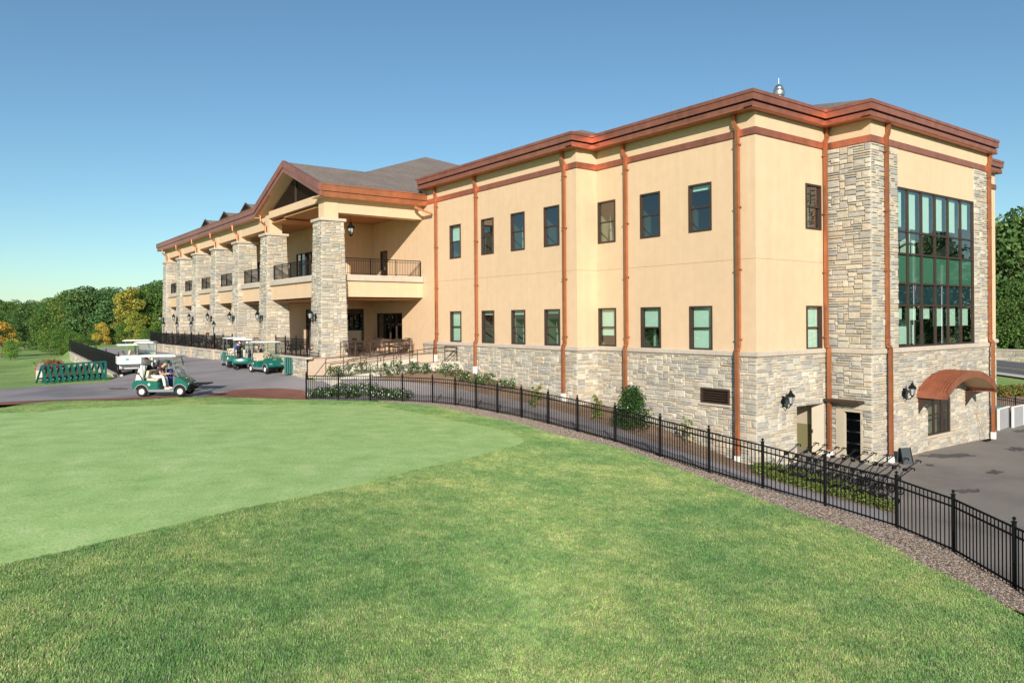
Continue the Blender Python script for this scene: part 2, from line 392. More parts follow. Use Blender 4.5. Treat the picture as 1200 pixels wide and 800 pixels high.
drive_poly = [(26.2,19.8),(31.9,19.8),(31.9,15.8),(42.2,15.9),(48.2,18),(52,20),(56,12),(48,-4),(30,-14),(16,-12)]+[(p[0],p[1]) for p in fo[::-1][:8]]+[hit(1000,574),hit(960,562),hit(920,551),hit(900,546)]
cover_poly = smooth(H([(893,545),(920,551),(960,561),(1000,573),(1042,588),(1052,601),(1040,599.5),(1013,592),(973,581),(940,573),(904,562),(888,557),(880,548),(893,545)]),3)
# ------------------------------------------------------------------ ground
m_lawn = ramp_mat('lawn_soil', [(.28,(.15,.27,.06)),(.5,(.25,.40,.10)),(.7,(.40,.47,.18))], 5, scale2=.45, stops2=[(.35,(.8,.85,.85)),(.65,(1.15,1.1,1.0))], bump=(40,.6,.03))
m_green = ramp_mat('green_turf', [(.28,(.31,.49,.16)),(.42,(.40,.58,.20)),(.55,(.45,.63,.23)),(.72,(.58,.69,.31))], 1.1, detail=12, stretch=(1.0,1.0,1), scale2=24, stops2=[(.32,(.66,.75,.62)),(.52,(1,1,1)),(.70,(1.15,1.08,1.2))], bump=(90,.35,.01))
m_fair = ramp_mat('fairway_grass', [(.3,(.17,.28,.07)),(.55,(.28,.39,.12)),(.75,(.38,.42,.18))], .12, scale2=3, stops2=[(.35,(.85,.88,.85)),(.7,(1.12,1.1,1.1))], bump=(4,.6,.1))
m_mulch = ramp_mat('bark_mulch', [(.25,(.09,.07,.055)),(.45,(.21,.165,.13)),(.6,(.31,.26,.215)),(.78,(.48,.42,.36))], 26, detail=9, scale2=.9, stops2=[(.35,(.8,.76,.76)),(.65,(1.1,1.1,1.1))], bump=(30,1,.05))
m_bed = ramp_mat('bed_mulch', [(.25,(.14,.09,.06)),(.5,(.33,.22,.15)),(.75,(.48,.36,.26))], 16, detail=9, scale2=.8, stops2=[(.35,(.8,.8,.8)),(.65,(1.1,1.1,1.1))], bump=(24,1,.05))
m_red = ramp_mat('red_gravel', [(.25,(.14,.05,.035)),(.5,(.28,.125,.09)),(.75,(.40,.22,.17))], 22, detail=9, scale2=.9, stops2=[(.3,(.8,.8,.8)),(.7,(1.1,1.1,1.1))], bump=(30,1,.04))
m_asph = ramp_mat('asphalt', [(.3,(.26,.235,.24)),(.7,(.36,.33,.33))], 40, scale2=.35, stops2=[(.32,(.72,.72,.74)),(.5,(1,1,1)),(.7,(1.15,1.12,1.1))], bump=(120,.4,.01), rough=.85)
m_drive = ramp_mat('driveway_asphalt', [(.3,(.21,.185,.165)),(.7,(.29,.26,.235))], 30, scale2=.28, stops2=[(.30,(.72,.70,.70)),(.45,(.95,.95,.95)),(.7,(1.15,1.13,1.1))], bump=(120,.4,.01), rough=.85)
def axis(a, b, s, far, grow=1.35):
    v = list(np.arange(a, b+.1, s)); lo = []; x = a; st = s
    while x > -far: st *= grow; x -= st; lo.append(x)
    hi = []; x = v[-1]; st = s
    while x < far: st *= grow; x += st; hi.append(x)
    return np.array(lo[::-1]+v+hi)
def base_ground():
    gx = axis(-60, 110, 1.2, 3500); gy = axis(-20, 170, 1.2, 3500)
    X, Y = np.meshgrid(gx, gy, indexing='ij'); Z = terrain(X, Y)
    S = np.maximum.reduce([sdf(p, X, Y) for p in (lawn_poly, road_poly, drive_poly, mulch_poly, bed_poly)])
    Z = Z-.02-.16*np.clip((S+.9)/1.2, 0, 1)
    inb = (X > 18) & (X < 48) & (Y > 20) & (Y < 82); Z = np.where(inb, np.minimum(Z, -6.2) if False else Z-.4, Z)
    nx, ny = X.shape
    V = np.stack([X.ravel(), Y.ravel(), Z.ravel()], 1).tolist()
    F = [(i*ny+j, (i+1)*ny+j, (i+1)*ny+j+1, i*ny+j+1) for i in range(nx-1) for j in range(ny-1)]
    me = bpy.data.meshes.new('ground'); me.from_pydata(V, [], F); me.materials.append(m_fair)
    me.polygons.foreach_set('use_smooth', [True]*len(F)); o = bpy.data.objects.new('ground', me); COL.objects.link(o); o['kind'] = 'structure'
bed_poly = bed_edge+cover_poly[:1]+[(26.5,18.2),(25.2,18.2),(25.2,27.1),(23.9,27.1),(23.9,37.5),(16.5,37.6)]
base_ground()
lawn = zone('lawn', lawn_poly, m_lawn, .4, cut=[green_poly])
green = zone('putting_green', green_poly, m_green, .35, lift=.012, cut=[])
strip = zone('mulch_strip', mulch_poly, m_mulch, .22, lift=-.012)
redm = zone('red_gravel_bed', red_poly, m_red, .3, lift=.006)
road = zone('asphalt_road', road_poly, m_asph, .4, lift=.0, cut=[cover_poly])
bed = zone('planting_bed', bed_poly, m_bed, .4, lift=.004)
drive = zone('driveway', drive_poly, m_drive, .5, lift=.002, cut=[road_poly, mulch_poly])
# low shrubs ground strip between the path and the pavement
covg = zone('cover_bed', cover_poly, m_bed, .25, lift=.008)
# ------------------------------------------------------------------ stone work
PAL = [(.60,.55,.465),(.56,.52,.45),(.49,.47,.435),(.53,.51,.465),(.61,.54,.435),(.58,.495,.40),(.65,.61,.53),(.44,.43,.415),(.51,.48,.43),(.62,.57,.49)]
MORT = (.35,.31,.25)
def stones(mb, fn, L, Hh, N, holes=(), mu=.125, mv=.105, seed=0, dep=(.022,.052)):
    """fn(u, v) -> point on the wall face (u along, v up); N outward normal; random ashlar"""
    r = random.Random(seed); N = Vector(N)
    us = [i*L/max(1, round(L/mu)) for i in range(max(1, round(L/mu))+1)]; vs = [i*Hh/max(1, round(Hh/mv)) for i in range(max(1, round(Hh/mv))+1)]
    for (a, b, c, e) in holes:
        for q, arr in ((a, us), (b, us), (c, vs), (e, vs)):
            if arr[0] < q < arr[-1]:
                k = min(range(1, len(arr)-1), key=lambda i: abs(arr[i]-q)); arr[k] = q
    nu, nv = len(us)-1, len(vs)-1
    occ = [[False]*nv for _ in range(nu)]
    for i in range(nu):
        for j in range(nv):
            cu, cv = (us[i]+us[i+1])/2, (vs[j]+vs[j+1])/2
            if any(a < cu < b and c < cv < e for (a, b, c, e) in holes): occ[i][j] = None
    # mortar backing
    run = [[occ[i][j] is not None for j in range(nv)] for i in range(nu)]
    if holes:
        hu = sorted(set([0, L]+[q for h in holes for q in h[:2] if 0 < q < L])); hv = sorted(set([0, Hh]+[q for h in holes for q in h[2:] if 0 < q < Hh]))
    else: hu, hv = [0, L], [0, Hh]
    for i in range(len(hu)-1):
        for j in range(len(hv)-1):
            cu, cv = (hu[i]+hu[i+1])/2, (hv[j]+hv[j+1])/2
            if any(a < cu < b and c < cv < e for (a, b, c, e) in holes): continue
            mb.face([fn(hu[i], hv[j]), fn(hu[i+1], hv[j]), fn(hu[i+1], hv[j+1]), fn(hu[i], hv[j+1])], MORT)
    for j in range(nv):
        i = 0
        while i < nu:
            if occ[i][j] is not False: i += 1; continue
            h = r.choices((1,2,3), (5,5,2))[0]; w = r.randint(2, 6) if h > 1 else r.randint(3, 7)
            if h == 3: w = r.randint(2, 4)
            w0 = 0
            while w0 < w and i+w0 < nu and occ[i+w0][j] is False: w0 += 1
            w = w0; h0 = 1
            while h0 < h and j+h0 < nv and all(occ[i+k][j+h0] is False for k in range(w)): h0 += 1
            h = h0
            if i+w == nu-1 and occ[nu-1][j] is False and all(occ[nu-1][j+q] is False for q in range(h)): w += 1
            for a in range(w):
                for b in range(h): occ[i+a][j+b] = True
            g_ = .006; u0, u1, v0, v1 = us[i]+g_, us[i+w]-g_, vs[j]+g_, vs[j+h]-g_
            d = r.uniform(*dep); bv = min(.016, (v1-v0)*.25)
            c = r.choice(PAL); k = r.uniform(.80, .98); c = (c[0]*k*1.02, c[1]*k*.985, c[2]*k*.92)
            back = [Vector(fn(*p)) for p in ((u0,v0),(u1,v0),(u1,v1),(u0,v1))]
            fr = []
            for (x, y) in ((u0+bv,v0+bv),(u1-bv,v0+bv),(u1-bv,v1-bv),(u0+bv,v1-bv)):
                fr.append(Vector(fn(x+r.uniform(-.006,.006), y+r.uniform(-.006,.006)))+N*(d+r.uniform(-.012,.012)))
            mid = Vector(fn((u0+u1)/2+r.uniform(-.1,.1)*(u1-u0), (v0+v1)/2))+N*(d+r.uniform(.0,.018))
            mb.add(back+fr+[mid], [(0,1,5,4),(1,2,6,5),(2,3,7,6),(3,0,4,7),(4,5,8),(5,6,8),(6,7,8),(7,4,8)], c)
            i += w
def plane_fn(P, U):
    return lambda u, v: (P[0]+U[0]*u, P[1]+U[1]*u, P[2]+v)
def wall(mb, P, U, N, L, z0, z1, holes=(), depth=.14, grooves=()):
    """flat wall from P along U, holes (u0,u1,z0,z1) with reveals of the given depth"""
    us = sorted(set([0, L]+[q for h in holes for q in h[:2]])); zs = sorted(set([z0, z1]+[q for h in holes for q in h[2:4]]+[q for g_ in grooves for q in (g_-.012, g_+.012)]))
    def pt(u, z, d=0): return (P[0]+U[0]*u-N[0]*d, P[1]+U[1]*u-N[1]*d, z)
    for i in range(len(us)-1):
        for j in range(len(zs)-1):
            cu, cz = (us[i]+us[i+1])/2, (zs[j]+zs[j+1])/2
            if any(h[0] < cu < h[1] and h[2] < cz < h[3] for h in holes): continue
            gr = any(g_-.012 < cz < g_+.012 for g_ in grooves); d = .018 if gr else 0
            mb.face([pt(us[i],zs[j],d), pt(us[i+1],zs[j],d), pt(us[i+1],zs[j+1],d), pt(us[i],zs[j+1],d)])
            if gr:
                mb.face([pt(us[i],zs[j]), pt(us[i+1],zs[j]), pt(us[i+1],zs[j],d), pt(us[i],zs[j],d)])
                mb.face([pt(us[i],zs[j+1],d), pt(us[i+1],zs[j+1],d), pt(us[i+1],zs[j+1]), pt(us[i],zs[j+1])])
    for h in holes:
        a, b, c, e = h[:4]; d = h[4] if len(h) > 4 else depth
        for q in ([(a,c),(b,c)],[(b,c),(b,e)],[(b,e),(a,e)],[(a,e),(a,c)]):
            mb.face([pt(*q[0]), pt(*q[1]), pt(*q[1], d), pt(*q[0], d)])
# ------------------------------------------------------------------ clubhouse
CL = thing('clubhouse', (25.4, 17.9, -6.1), 'tan stucco clubhouse with ashlar stone base, copper gutters and pillared gallery', 'building')
BASE[CL.name] = (25.4, 17.9, -6.1)
XL, XR, YC, YI, XB, YB, XE, XF = 24.07, 25.4, 17.88, 26.95, 30.5, 15.9, 42.1, 48.2
LED0, LED1, ZT = -1.60, -1.38, 8.4
def win_hole(c, kind): return (c-.6, c+.6, 3.60, 5.62) if kind == 'u' else (c-.6, c+.6, -1.38, .47)
WL = [37.75, 34.4, 31.6, 28.8]; WR = [26.25, 23.43, 20.6]
grv = (2.30,)
mb = MB()
# left long wall (runs along Y), u measured from YI towards +Y
hl = [(c-.6-YI, c+.6-YI, z0, z1) for c in WL for (z0, z1) in ((3.60,5.60),(-1.37,.45))]
wall(mb, (XL,YI,0), (0,1), (-1,0), 41.6-YI, LED1-.1, ZT, hl, grooves=grv)
wall(mb, (XL,YI,0), (1,0), (0,-1), XR-XL, LED1-.1, ZT, [], grooves=grv)
hr = [(c-.6-YC, c+.6-YC, z0, z1) for c in WR for (z0, z1) in ((3.62,5.64),(-1.38,.47))]
wall(mb, (XR,YC,0), (0,1), (-1,0), YI-YC, LED1-.1, ZT, hr, grooves=grv)
wall(mb, (XR,YC,0), (1,0), (0,-1), XB-XR, LED1-.1, ZT, [(28.87-XR,30.05-XR,3.70,5.62),(28.87-XR,30.05-XR,-1.40,.45)], grooves=grv)
# projecting block top band and centre panel
wall(mb, (XB,YB,0), (0,1), (-1,0), YC-YB, 7.2, ZT)
wall(mb, (XB,YB,0), (1,0), (0,-1), XE-XB, 7.2, ZT)
wall(mb, (32.70,YB,0), (1,0), (0,-1), 40.33-32.70, 5.58, 7.3)
# back walls (out of the picture, for a step to the side)
wall(mb, (XE,YC,0), (1,0), (0,-1), XF-XE, LED1-.1, ZT, [], grooves=grv)
wall(mb, (XE,YB,0), (0,1), (1,0), YC-YB, LED1-.1, ZT)
wall(mb, (XF,YC,0), (0,1), (1,0), 41.6-YC, -7, ZT)
wall(mb, (XF,41.6,0), (0,1), (1,0), 41, -4, 7.6)
wall(mb, (22,82.6,0), (1,0), (0,1), XF-22, -4, 7.6)
# recess wall continuing past the porch, back walls of the porch
wall(mb, (XL,41.6,0), (0,1), (-1,0), 7.0, -2.6, 7.0, [(44.4-41.6,48.1-41.6,-1.43,.42),(47.5-41.6-1.05,47.5-41.6+.05,2.45,4.75)], grooves=(2.3,))
wall(mb, (20.7,48.6,0), (1,0), (0,-1), XL-20.7, -2.6, 7.0, [(.9,2.6,-2.2,.75)], grooves=(2.3,))
gh = [(Y-48.6, Y+w-48.6, z0, z1) for (Y, w, z0, z1) in ((51.2,3.4,2.45,4.9),(56.2,3.2,2.45,4.9),(62,3.2,2.45,4.9),(68,3.2,2.45,4.9),(74,3.2,2.45,4.9),(50.2,2.6,-2.2,.75),(56.2,3.2,-1.6,.75),(62,3.2,-1.6,.75),(68,3.2,-1.6,.75),(74,3.2,-1.6,.75))]
wall(mb, (20.7,48.6,0), (0,1), (-1,0), 34, -2.6, 7.0, gh)
mb.build('stucco_wall', stucco, CL)
# stone walls
mb = MB(); GZ = -7.0
def sw(P, U, N, L, z0, z1, holes=(), seed=0, **k):
    hs = [(a, b, c-z0, e-z0) for (a, b, c, e) in holes]
    stones(mb, plane_fn((P[0], P[1], z0), U), L, z1-z0, N, hs, seed=seed, **k)
sw((XL,YI+.0), (0,1), (-1,0,0), 41.5-YI, -4.6, LED0, seed=1)
sw((XL,YI), (1,0), (0,-1,0), XR-XL, -5.0, LED0, seed=2)
sw((XR,YC), (0,1), (-1,0,0), YI-YC, -6.3, LED0, [(19.15-YC,20.6-YC,-3.59,-2.98)], seed=3)
D1 = (28.1-XR, 30.23-XR, -6.3, -3.75)
sw((XR,YC), (1,0), (0,-1,0), XB-XR, -6.3, LED0, [D1], seed=4)
D2 = (16.35-YB, 17.45-YB, -6.3, -3.95)
sw((XB,YB), (0,1), (-1,0,0), YC-YB, -6.3, LED0, [D2], seed=5, dep=(.035,.085))
sw((XB,YB), (0,1), (-1,0,0), YC-YB, LED1, 7.2, seed=6, dep=(.035,.085))
W3 = (35.3-XB, 37.62-XB, -5.44, -3.83)
sw((XB,YB), (1,0), (0,-1,0), XE-XB, -6.35, LED0, [W3], seed=7)
sw((XB,YB), (1,0), (0,-1,0), 32.70-XB, LED1, 7.2, seed=8)
sw((40.33,YB), (1,0), (0,-1,0), XE-40.33, LED1, 7.2, seed=9)
sw((XE,YB), (0,1), (1,0,0), YC-YB, -6.35, LED0, seed=10)
sw((XE,YC), (1,0), (0,-1,0), XF-XE, -6.35, LED0, seed=11)
# reveals of the stone openings
def reveal(mb, P, U, N, h, d, col=(.42,.38,.30)):
    a, b, c, e = h
    def pt(u, z, q): return (P[0]+U[0]*u-N[0]*q, P[1]+U[1]*u-N[1]*q, z)
    for q in ([(a,c),(b,c)],[(b,c),(b,e)],[(b,e),(a,e)],[(a,e),(a,c)]):
        mb.face([pt(*q[0],-.03), pt(*q[1],-.03), pt(*q[1],d), pt(*q[0],d)], col)
reveal(mb, (XR,YC), (0,1), (-1,0), (19.15-YC,20.6-YC,-3.59,-2.98), .15)
reveal(mb, (XR,YC), (1,0), (0,-1), D1, .12)
reveal(mb, (XB,YB), (0,1), (-1,0), D2, .12)
reveal(mb, (XB,YB), (1,0), (0,-1), W3, .14)
mb.build('stone_wall', stone, CL)
# limestone ledge and copper band follow the walls
wp = [(XL,41.55),(XL,YI),(XR,YI),(XR,YC),(XB,YC),(XB,YB),(XE,YB),(XE,YC),(XF,YC),(XF,30)]
MB().sweep(wp, [(-.02,LED0),(.075,LED0),(.105,LED0+.035),(.105,LED1-.045),(.06,LED1),(-.02,LED1)]).build('stone_ledge', limestone, CL)
MB().sweep(wp, [(-.02,7.2),(.035,7.2),(.035,7.22),(.06,7.22),(.06,7.48),(.035,7.48),(.035,7.5),(-.02,7.5)]).build('copper_band', copper_dk, CL)
ep = [(23.47,41.3),(23.47,26.6),(24.8,26.6),(24.8,17.53),(29.9,17.53),(29.9,15.55),(42.45,15.55),(42.45,17.53),(48.5,17.53),(48.5,41.3)]
f = MB()
f.sweep(ep, [(-.25,8.42),(0.0,8.42),(.0,8.66),(-.02,8.665),(-.02,8.675),(.03,8.68),(.03,8.80),(.01,8.82),(-.25,8.82)])
f.sweep(ep, [(-.3,8.11),(-.06,8.11),(-.06,8.35),(-.3,8.35)])
f.build('eave_fascia', copper_dk, CL)
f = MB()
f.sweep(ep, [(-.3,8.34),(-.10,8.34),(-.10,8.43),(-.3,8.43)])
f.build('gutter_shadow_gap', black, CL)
# soffit
f = MB()
for si, (x0,x1,y0,y1) in enumerate(((23.5,24.2,26.6,41.3),(23.5,25.5,26.63,27.05),(24.83,25.5,17.6,26.6),(24.83,30.6,17.56,18.0),(29.93,30.6,15.6,17.56),(29.93,42.4,15.58,16.0),(42.0,42.42,16.0,17.6),(42.0,48.4,17.56,18.0))):
    f.box(x0, x1, y0, y1, 8.12+.004*si, 8.18)
f.build('soffit', copper, CL)
# roofs
shingle = ramp_mat('shingle', [(.3,(.13,.105,.09)),(.5,(.24,.195,.165)),(.72,(.36,.31,.265))], 9, detail=10, scale2=.6, stops2=[(.3,(.85,.85,.85)),(.7,(1.12,1.1,1.1))], bump=(14,1,.06), stretch=(1,1,3.2))
def hip(mb, x0, x1, y0, y1, z, s):
    if x1-x0 < y1-y0:
        h = (x1-x0)/2; a = ((x0+x1)/2, y0+h, z+s*h); b = ((x0+x1)/2, y1-h, z+s*h)
        A, B, C, D = (x0,y0,z),(x1,y0,z),(x1,y1,z),(x0,y1,z)
        mb.face([A,B,a]); mb.face([B,C,b,a]); mb.face([C,D,b]); mb.face([D,A,a,b])
    else:
        h = (y1-y0)/2; a = (x0+h,(y0+y1)/2,z+s*h); b = (x1-h,(y0+y1)/2,z+s*h)
        A, B, C, D = (x0,y0,z),(x1,y0,z),(x1,y1,z),(x0,y1,z)
        mb.face([A,B,b,a]); mb.face([B,C,b]); mb.face([C,D,a,b]); mb.face([D,A,a])
r_ = MB()
hip(r_, 24.8, 48.5, 17.53, 41.6, 8.79, .36)
hip(r_, 23.47, 38.4, 26.6, 41.55, 8.79, .36)
hip(r_, 29.9, 42.45, 15.55, 32, 8.785, .36)
r_.build('main_roof', shingle, CL)
zE, sE = 7.8, .39
r_ = MB(); P_ = lambda x, y, z: (x, y, z)
Rg, V_ = (16.9,46.9,zE+sE*5.8), (22.7,46.9,zE+sE*5.8); T1, T2 = (34,58.2,zE+sE*17.1), (34,66.4,zE+sE*17.1)
r_.face([(16.9,41.1,zE),(51,41.1,zE),T1,V_,Rg]); r_.face([Rg,V_,(16.9,52.7,zE)]); r_.face([V_,T1,T2,(16.9,83.5,zE),(16.9,52.7,zE)])
r_.face([T1,(51,41.1,zE),(51,83.5,zE),T2]); r_.face([T2,(51,83.5,zE),(16.9,83.5,zE)])
# three small dormers
for Yd in (58.6, 64.3, 70.1):
    zb = zE+sE*1.5; za = zb+.6; xe = 18.4+.6/sE
    r_.face([(18.2,Yd-1.5,zb-.06),(18.2,Yd,za),(xe+.3,Yd,za+.02),(18.4,Yd-1.5,zb-.06)]); r_.face([(18.2,Yd,za),(18.2,Yd+1.5,zb-.06),(18.4,Yd+1.5,zb-.06),(xe+.3,Yd,za+.02)])
r_.build('pavilion_roof', shingle, CL)
for Yd in (58.6, 64.3, 70.1):
    d_ = MB(); zb = zE+sE*1.5; za = zb+.6
    d_.face([(18.45,Yd-1.4,zb-.1),(18.45,Yd+1.4,zb-.1),(18.45,Yd,za-.06)])
    for k in range(4):
        hw = 1.3*(1-(k+.5)/5); d_.beam((18.40,Yd-hw,zb+.02+k*.12),(18.40,Yd+hw,zb+.02+k*.12),.03,.05)
    d_.beam((18.22,Yd-1.5,zb-.02),(18.22,Yd,za+.03),.05,.12); d_.beam((18.22,Yd,za+.03),(18.22,Yd+1.5,zb-.02),.05,.12)
    d_.build('dormer', bronze, CL)
# pavilion eaves
purple = copper_dk
f = MB()
pe = [(16.9,83.5),(16.9,52.75)]
pf1 = [(-.3,7.45),(0,7.45),(0,7.80),(.03,7.80),(.03,7.86),(-.3,7.86)]; pf2 = [(-.3,7.12),(-.06,7.12),(-.06,7.42),(-.3,7.42)]
f.sweep(pe, pf1); f.sweep(pe, pf2)
def rake(a, b):
    for (dx, zt, zb) in ((0, .06, -.36), (.06, -.38, -.66)):
        f.add([(16.9+dx,a[0],a[1]+zb),(16.9+dx,b[0],b[1]+zb),(16.9+dx,b[0],b[1]+zt),(16.9+dx,a[0],a[1]+zt),
               (17.15,a[0],a[1]+zb),(17.15,b[0],b[1]+zb),(17.15,b[0],b[1]+zt),(17.15,a[0],a[1]+zt)],
              [(0,1,2,3),(4,7,6,5),(0,4,5,1),(3,2,6,7),(0,3,7,4),(1,5,6,2)])
rake((52.75,zE),(46.9,zE+sE*5.85)); rake((46.9,zE+sE*5.85),(41.01,zE))
f.build('gallery_fascia', copper_dk, CL)
f = MB(); f.sweep([(16.96,41.03),(24.3,41.03)], pf1); f.sweep([(17.02,41.03),(24.3,41.03)], pf2)
f.build('porch_fascia', copper, CL)
f = MB(); f.sweep([(51,83.55),(16.9,83.55)], pf1); f.build('end_fascia', copper, CL)
f = MB()   # sloping soffits of the gable and flat soffits
f.add([(17.0,52.6,7.2),(17.0,46.9,9.42),(17.9,46.9,9.42),(17.9,52.6,7.2)], [(0,1,2,3)]); f.add([(17.0,46.9,9.42),(17.0,41.2,7.2),(17.9,41.2,7.2),(17.9,46.9,9.42)], [(0,1,2,3)])
f.box(17.0, 18.3, 52.6, 83.4, 7.13, 7.17); f.box(17.0, 24.2, 41.1, 42.4, 7.13, 7.17)
f.build('gable_soffit', stucco, CL)
MB().box(17.6, 24.05, 41.8, 48.59, 6.72, 6.8).box(17.6, 20.68, 48.6, 82.4, 6.6, 6.68).build('porch_ceiling', wood_soffit, CL)
MB().box(17.7, 24.05, 41.9, 48.59, 1.22, 1.3).box(17.7, 20.68, 48.6, 82.4, 1.22, 1.3).build('balcony_soffit', wood_soffit, CL)
# louvre in the gable
f = MB()
for k in range(17):
    z = 7.50+k*.105; hw = (9.42-z)/sE-.35
    if hw > .1: f.beam((17.86,46.9-hw,z),(17.86,46.9+hw,z), .12, .035, up=(.6,0,1))
f.box(17.74,17.82,46.82,46.98,7.4,9.35)
f.face([(17.93,41.4,7.3),(17.93,52.4,7.3),(17.93,46.9,9.44)])
f.build('gable_louver', bronze, CL)
# columns, beams, slab edge
PY = [42.0,51.4,57.8,63.85,69.75,75.5,81.2]; PXc = 17.9
f = MB()
for i, y in enumerate(PY):
    f.box(PXc-.43, PXc+.43, y-.43, y+.43, 5.9, 7.2)
f.box(17.42,18.22,42.43,50.97,6.93,7.40)
for i in range(1, 6): f.box(17.5,18.2,PY[i]+.43,PY[i+1]-.43,6.25,7.12)
f.box(17.5,18.2,81.63,82.6,6.25,7.12)
f.box(18.33,24.05,41.60,42.36,6.32,7.14)
f.box(18.3,20.7,82.0,82.6,-2.6,7.1)
f.build('stucco_beam', stucco, CL)
f = MB()
f.box(17.45,17.85,41.63,82.3,1.36,2.30); f.box(17.86,24.06,41.63,42.0,1.36,2.30); f.box(17.86,24.06,42.0,48.6,2.0,2.35); f.box(17.86,20.7,48.6,82.3,2.0,2.35)
f.build('balcony_wall', stucco, CL)
f = MB().bbox(17.30,17.95,41.50,82.4,2.31,2.68,.03); f.bbox(17.96,24.05,41.50,42.1,2.31,2.68,.03)
f.build('balcony_coping', limestone, CL)
for i, y in enumerate(PY):
    f = MB(); zb, zt = -2.9, 5.75; h0, h1 = .84, .665; cy = y
    for (ax, sg) in (('x',-1),('y',-1),('x',1),('y',1)):
        def fn(u, v, ax=ax, sg=sg):
            h = h0+(h1-h0)*v/(zt-zb); t = (u/(2*h0))*2*h-h
            return (PXc+sg*h, cy+t, zb+v) if ax == 'x' else (PXc+t, cy+sg*h, zb+v)
        if sg == 1 and i > 0 and ax == 'x': continue
        stones(f, fn, 2*h0, zt-zb, (sg,0,0) if ax == 'x' else (0,sg,0), seed=20+i*4+(0 if ax == 'x' else 1)+(2 if sg > 0 else 0), mu=.13 if i < 2 else .17, mv=.1 if i < 2 else .13)
    f.box(PXc-.6, PXc+.6, y-.6, y+.6, zb+.1, zt, MORT)
    p = f.build('stone_pillar', stone, CL)
    c = MB().bbox(PXc-.80, PXc+.80, y-.80, y+.80, 5.75, 5.93, .03).build('pillar_cap', limestone, p)
# railings
def railing(mb, a, b, h=1.0, step=.115, post=1.5, r=.012, base=.09):
    a = Vector(a); b = Vector(b); L = (b-a).length; d = (b-a)/L; up = Vector((0,0,1))
    for z, s_ in ((h, .045), (h-.14, .025), (base, .03)): mb.beam(a+up*z, b+up*z, s_, s_)
    n = max(1, round(L/step))
    for i in range(n+1): p = a+d*(L*i/n); mb.beam(p+up*base, p+up*(h-.0), r*1.4, r*1.4)
    n = max(1, round(L/post))
    for i in range(n+1): p = a+d*(L*i/n); mb.beam(p, p+up*(h+.02), .05, .05)
f = MB(); railing(f, (18.75,41.75,2.68), (23.95,41.75,2.68)); f.build('balcony_railing', black, CL)
for i in range(6):
    f = MB(); railing(f, (17.62,PY[i]+.8,2.68), (17.62,PY[i+1]-.8,2.68)); f.build('balcony_railing', black, CL)
# ------------------------------------------------------------------ windows
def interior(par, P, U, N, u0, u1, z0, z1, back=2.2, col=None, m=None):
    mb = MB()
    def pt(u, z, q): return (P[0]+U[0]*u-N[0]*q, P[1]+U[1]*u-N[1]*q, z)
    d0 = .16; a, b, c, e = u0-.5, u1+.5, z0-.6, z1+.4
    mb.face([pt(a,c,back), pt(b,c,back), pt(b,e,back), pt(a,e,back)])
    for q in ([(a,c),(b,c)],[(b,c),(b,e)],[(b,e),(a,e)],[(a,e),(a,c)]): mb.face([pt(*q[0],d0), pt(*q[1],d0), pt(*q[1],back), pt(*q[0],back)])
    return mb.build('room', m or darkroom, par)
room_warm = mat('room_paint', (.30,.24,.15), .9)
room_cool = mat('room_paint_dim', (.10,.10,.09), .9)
def sash_window(P, U, N, c, z0, z1, blind=0, curtain=False, w=1.2, room=None, sill=0):
    def pt(u, z, q): return Vector((P[0]+U[0]*u-N[0]*q, P[1]+U[1]*u-N[1]*q, z))
    Nv = Vector((N[0],N[1],0)); up = Vector((0,0,1)); Uv = Vector((U[0],U[1],0))
    a, b = c-w/2, c+w/2; fr = MB(); q = .04; t = .075
    def bar(p0, p1, wid, dep, qq): fr.beam(pt(*p0,qq), pt(*p1,qq), dep if abs(p0[1]-p1[1]) < .01 else wid, wid if abs(p0[1]-p1[1]) < .01 else dep, up=Nv if abs(p0[1]-p1[1]) > .01 else up)
    for u in (a+t/2, b-t/2): bar((u,z0),(u,z1),t,.14,.03)
    for z in (z0+t/2, z1-t/2): bar((a+t,z),(b-t,z),t,.14,.03)
    zm = (z0+z1)/2
    bar((a+t,zm),(b-t,zm),.06,.08,.05)
    for (u) in (a+t+.02, b-t-.02): bar((u,z0+t),(u,z1-t),.035,.05,.06)
    o = fr.build('window', bronze, CL)
    for (c0, c1, dq) in ((z0+t, zm-.03, .085), (zm+.03, z1-t, .055)):
        g_ = MB(); g_.face([pt(a+t,c0,dq), pt(b-t,c0,dq), pt(b-t,c1,dq), pt(a+t,c1,dq)]); g_.build('pane', glass, o)
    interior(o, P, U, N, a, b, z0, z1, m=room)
    if blind > 0:
        m_ = MB(); zz = z1-(z1-z0)*blind; m_.face([pt(a+.1,zz,.15), pt(b-.1,zz,.15), pt(b-.1,z1-.03,.15), pt(a+.1,z1-.03,.15)]); m_.add([pt(a+.1,zz-.03,.145), pt(b-.1,zz-.03,.145), pt(b-.1,zz,.145), pt(a+.1,zz,.145)], [(0,1,2,3)]); m_.build('blind', shade_cl, o)
    if curtain:
        m_ = MB(); m_.face([pt(b-.62,z0+.06,.45), pt(b-.2,z0+.06,.6), pt(b-.2,z1-.5,.6), pt(b-.28,z1-.3,.5)]); m_.build('curtain', shade_cl, o)
    return o
PL, UL, NL = (XL,0), (0,1), (-1,0); PR = (XR,0)
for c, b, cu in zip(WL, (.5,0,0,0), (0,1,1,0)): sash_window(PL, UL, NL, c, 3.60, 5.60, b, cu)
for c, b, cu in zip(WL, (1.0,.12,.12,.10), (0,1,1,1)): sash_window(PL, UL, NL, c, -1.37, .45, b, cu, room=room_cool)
sash_window(PR, UL, NL, WR[0], 3.62, 5.64, 0, True, room=room_warm); sash_window(PR, UL, NL, WR[1], 3.62, 5.64); sash_window(PR, UL, NL, WR[2], 3.62, 5.64, .12)
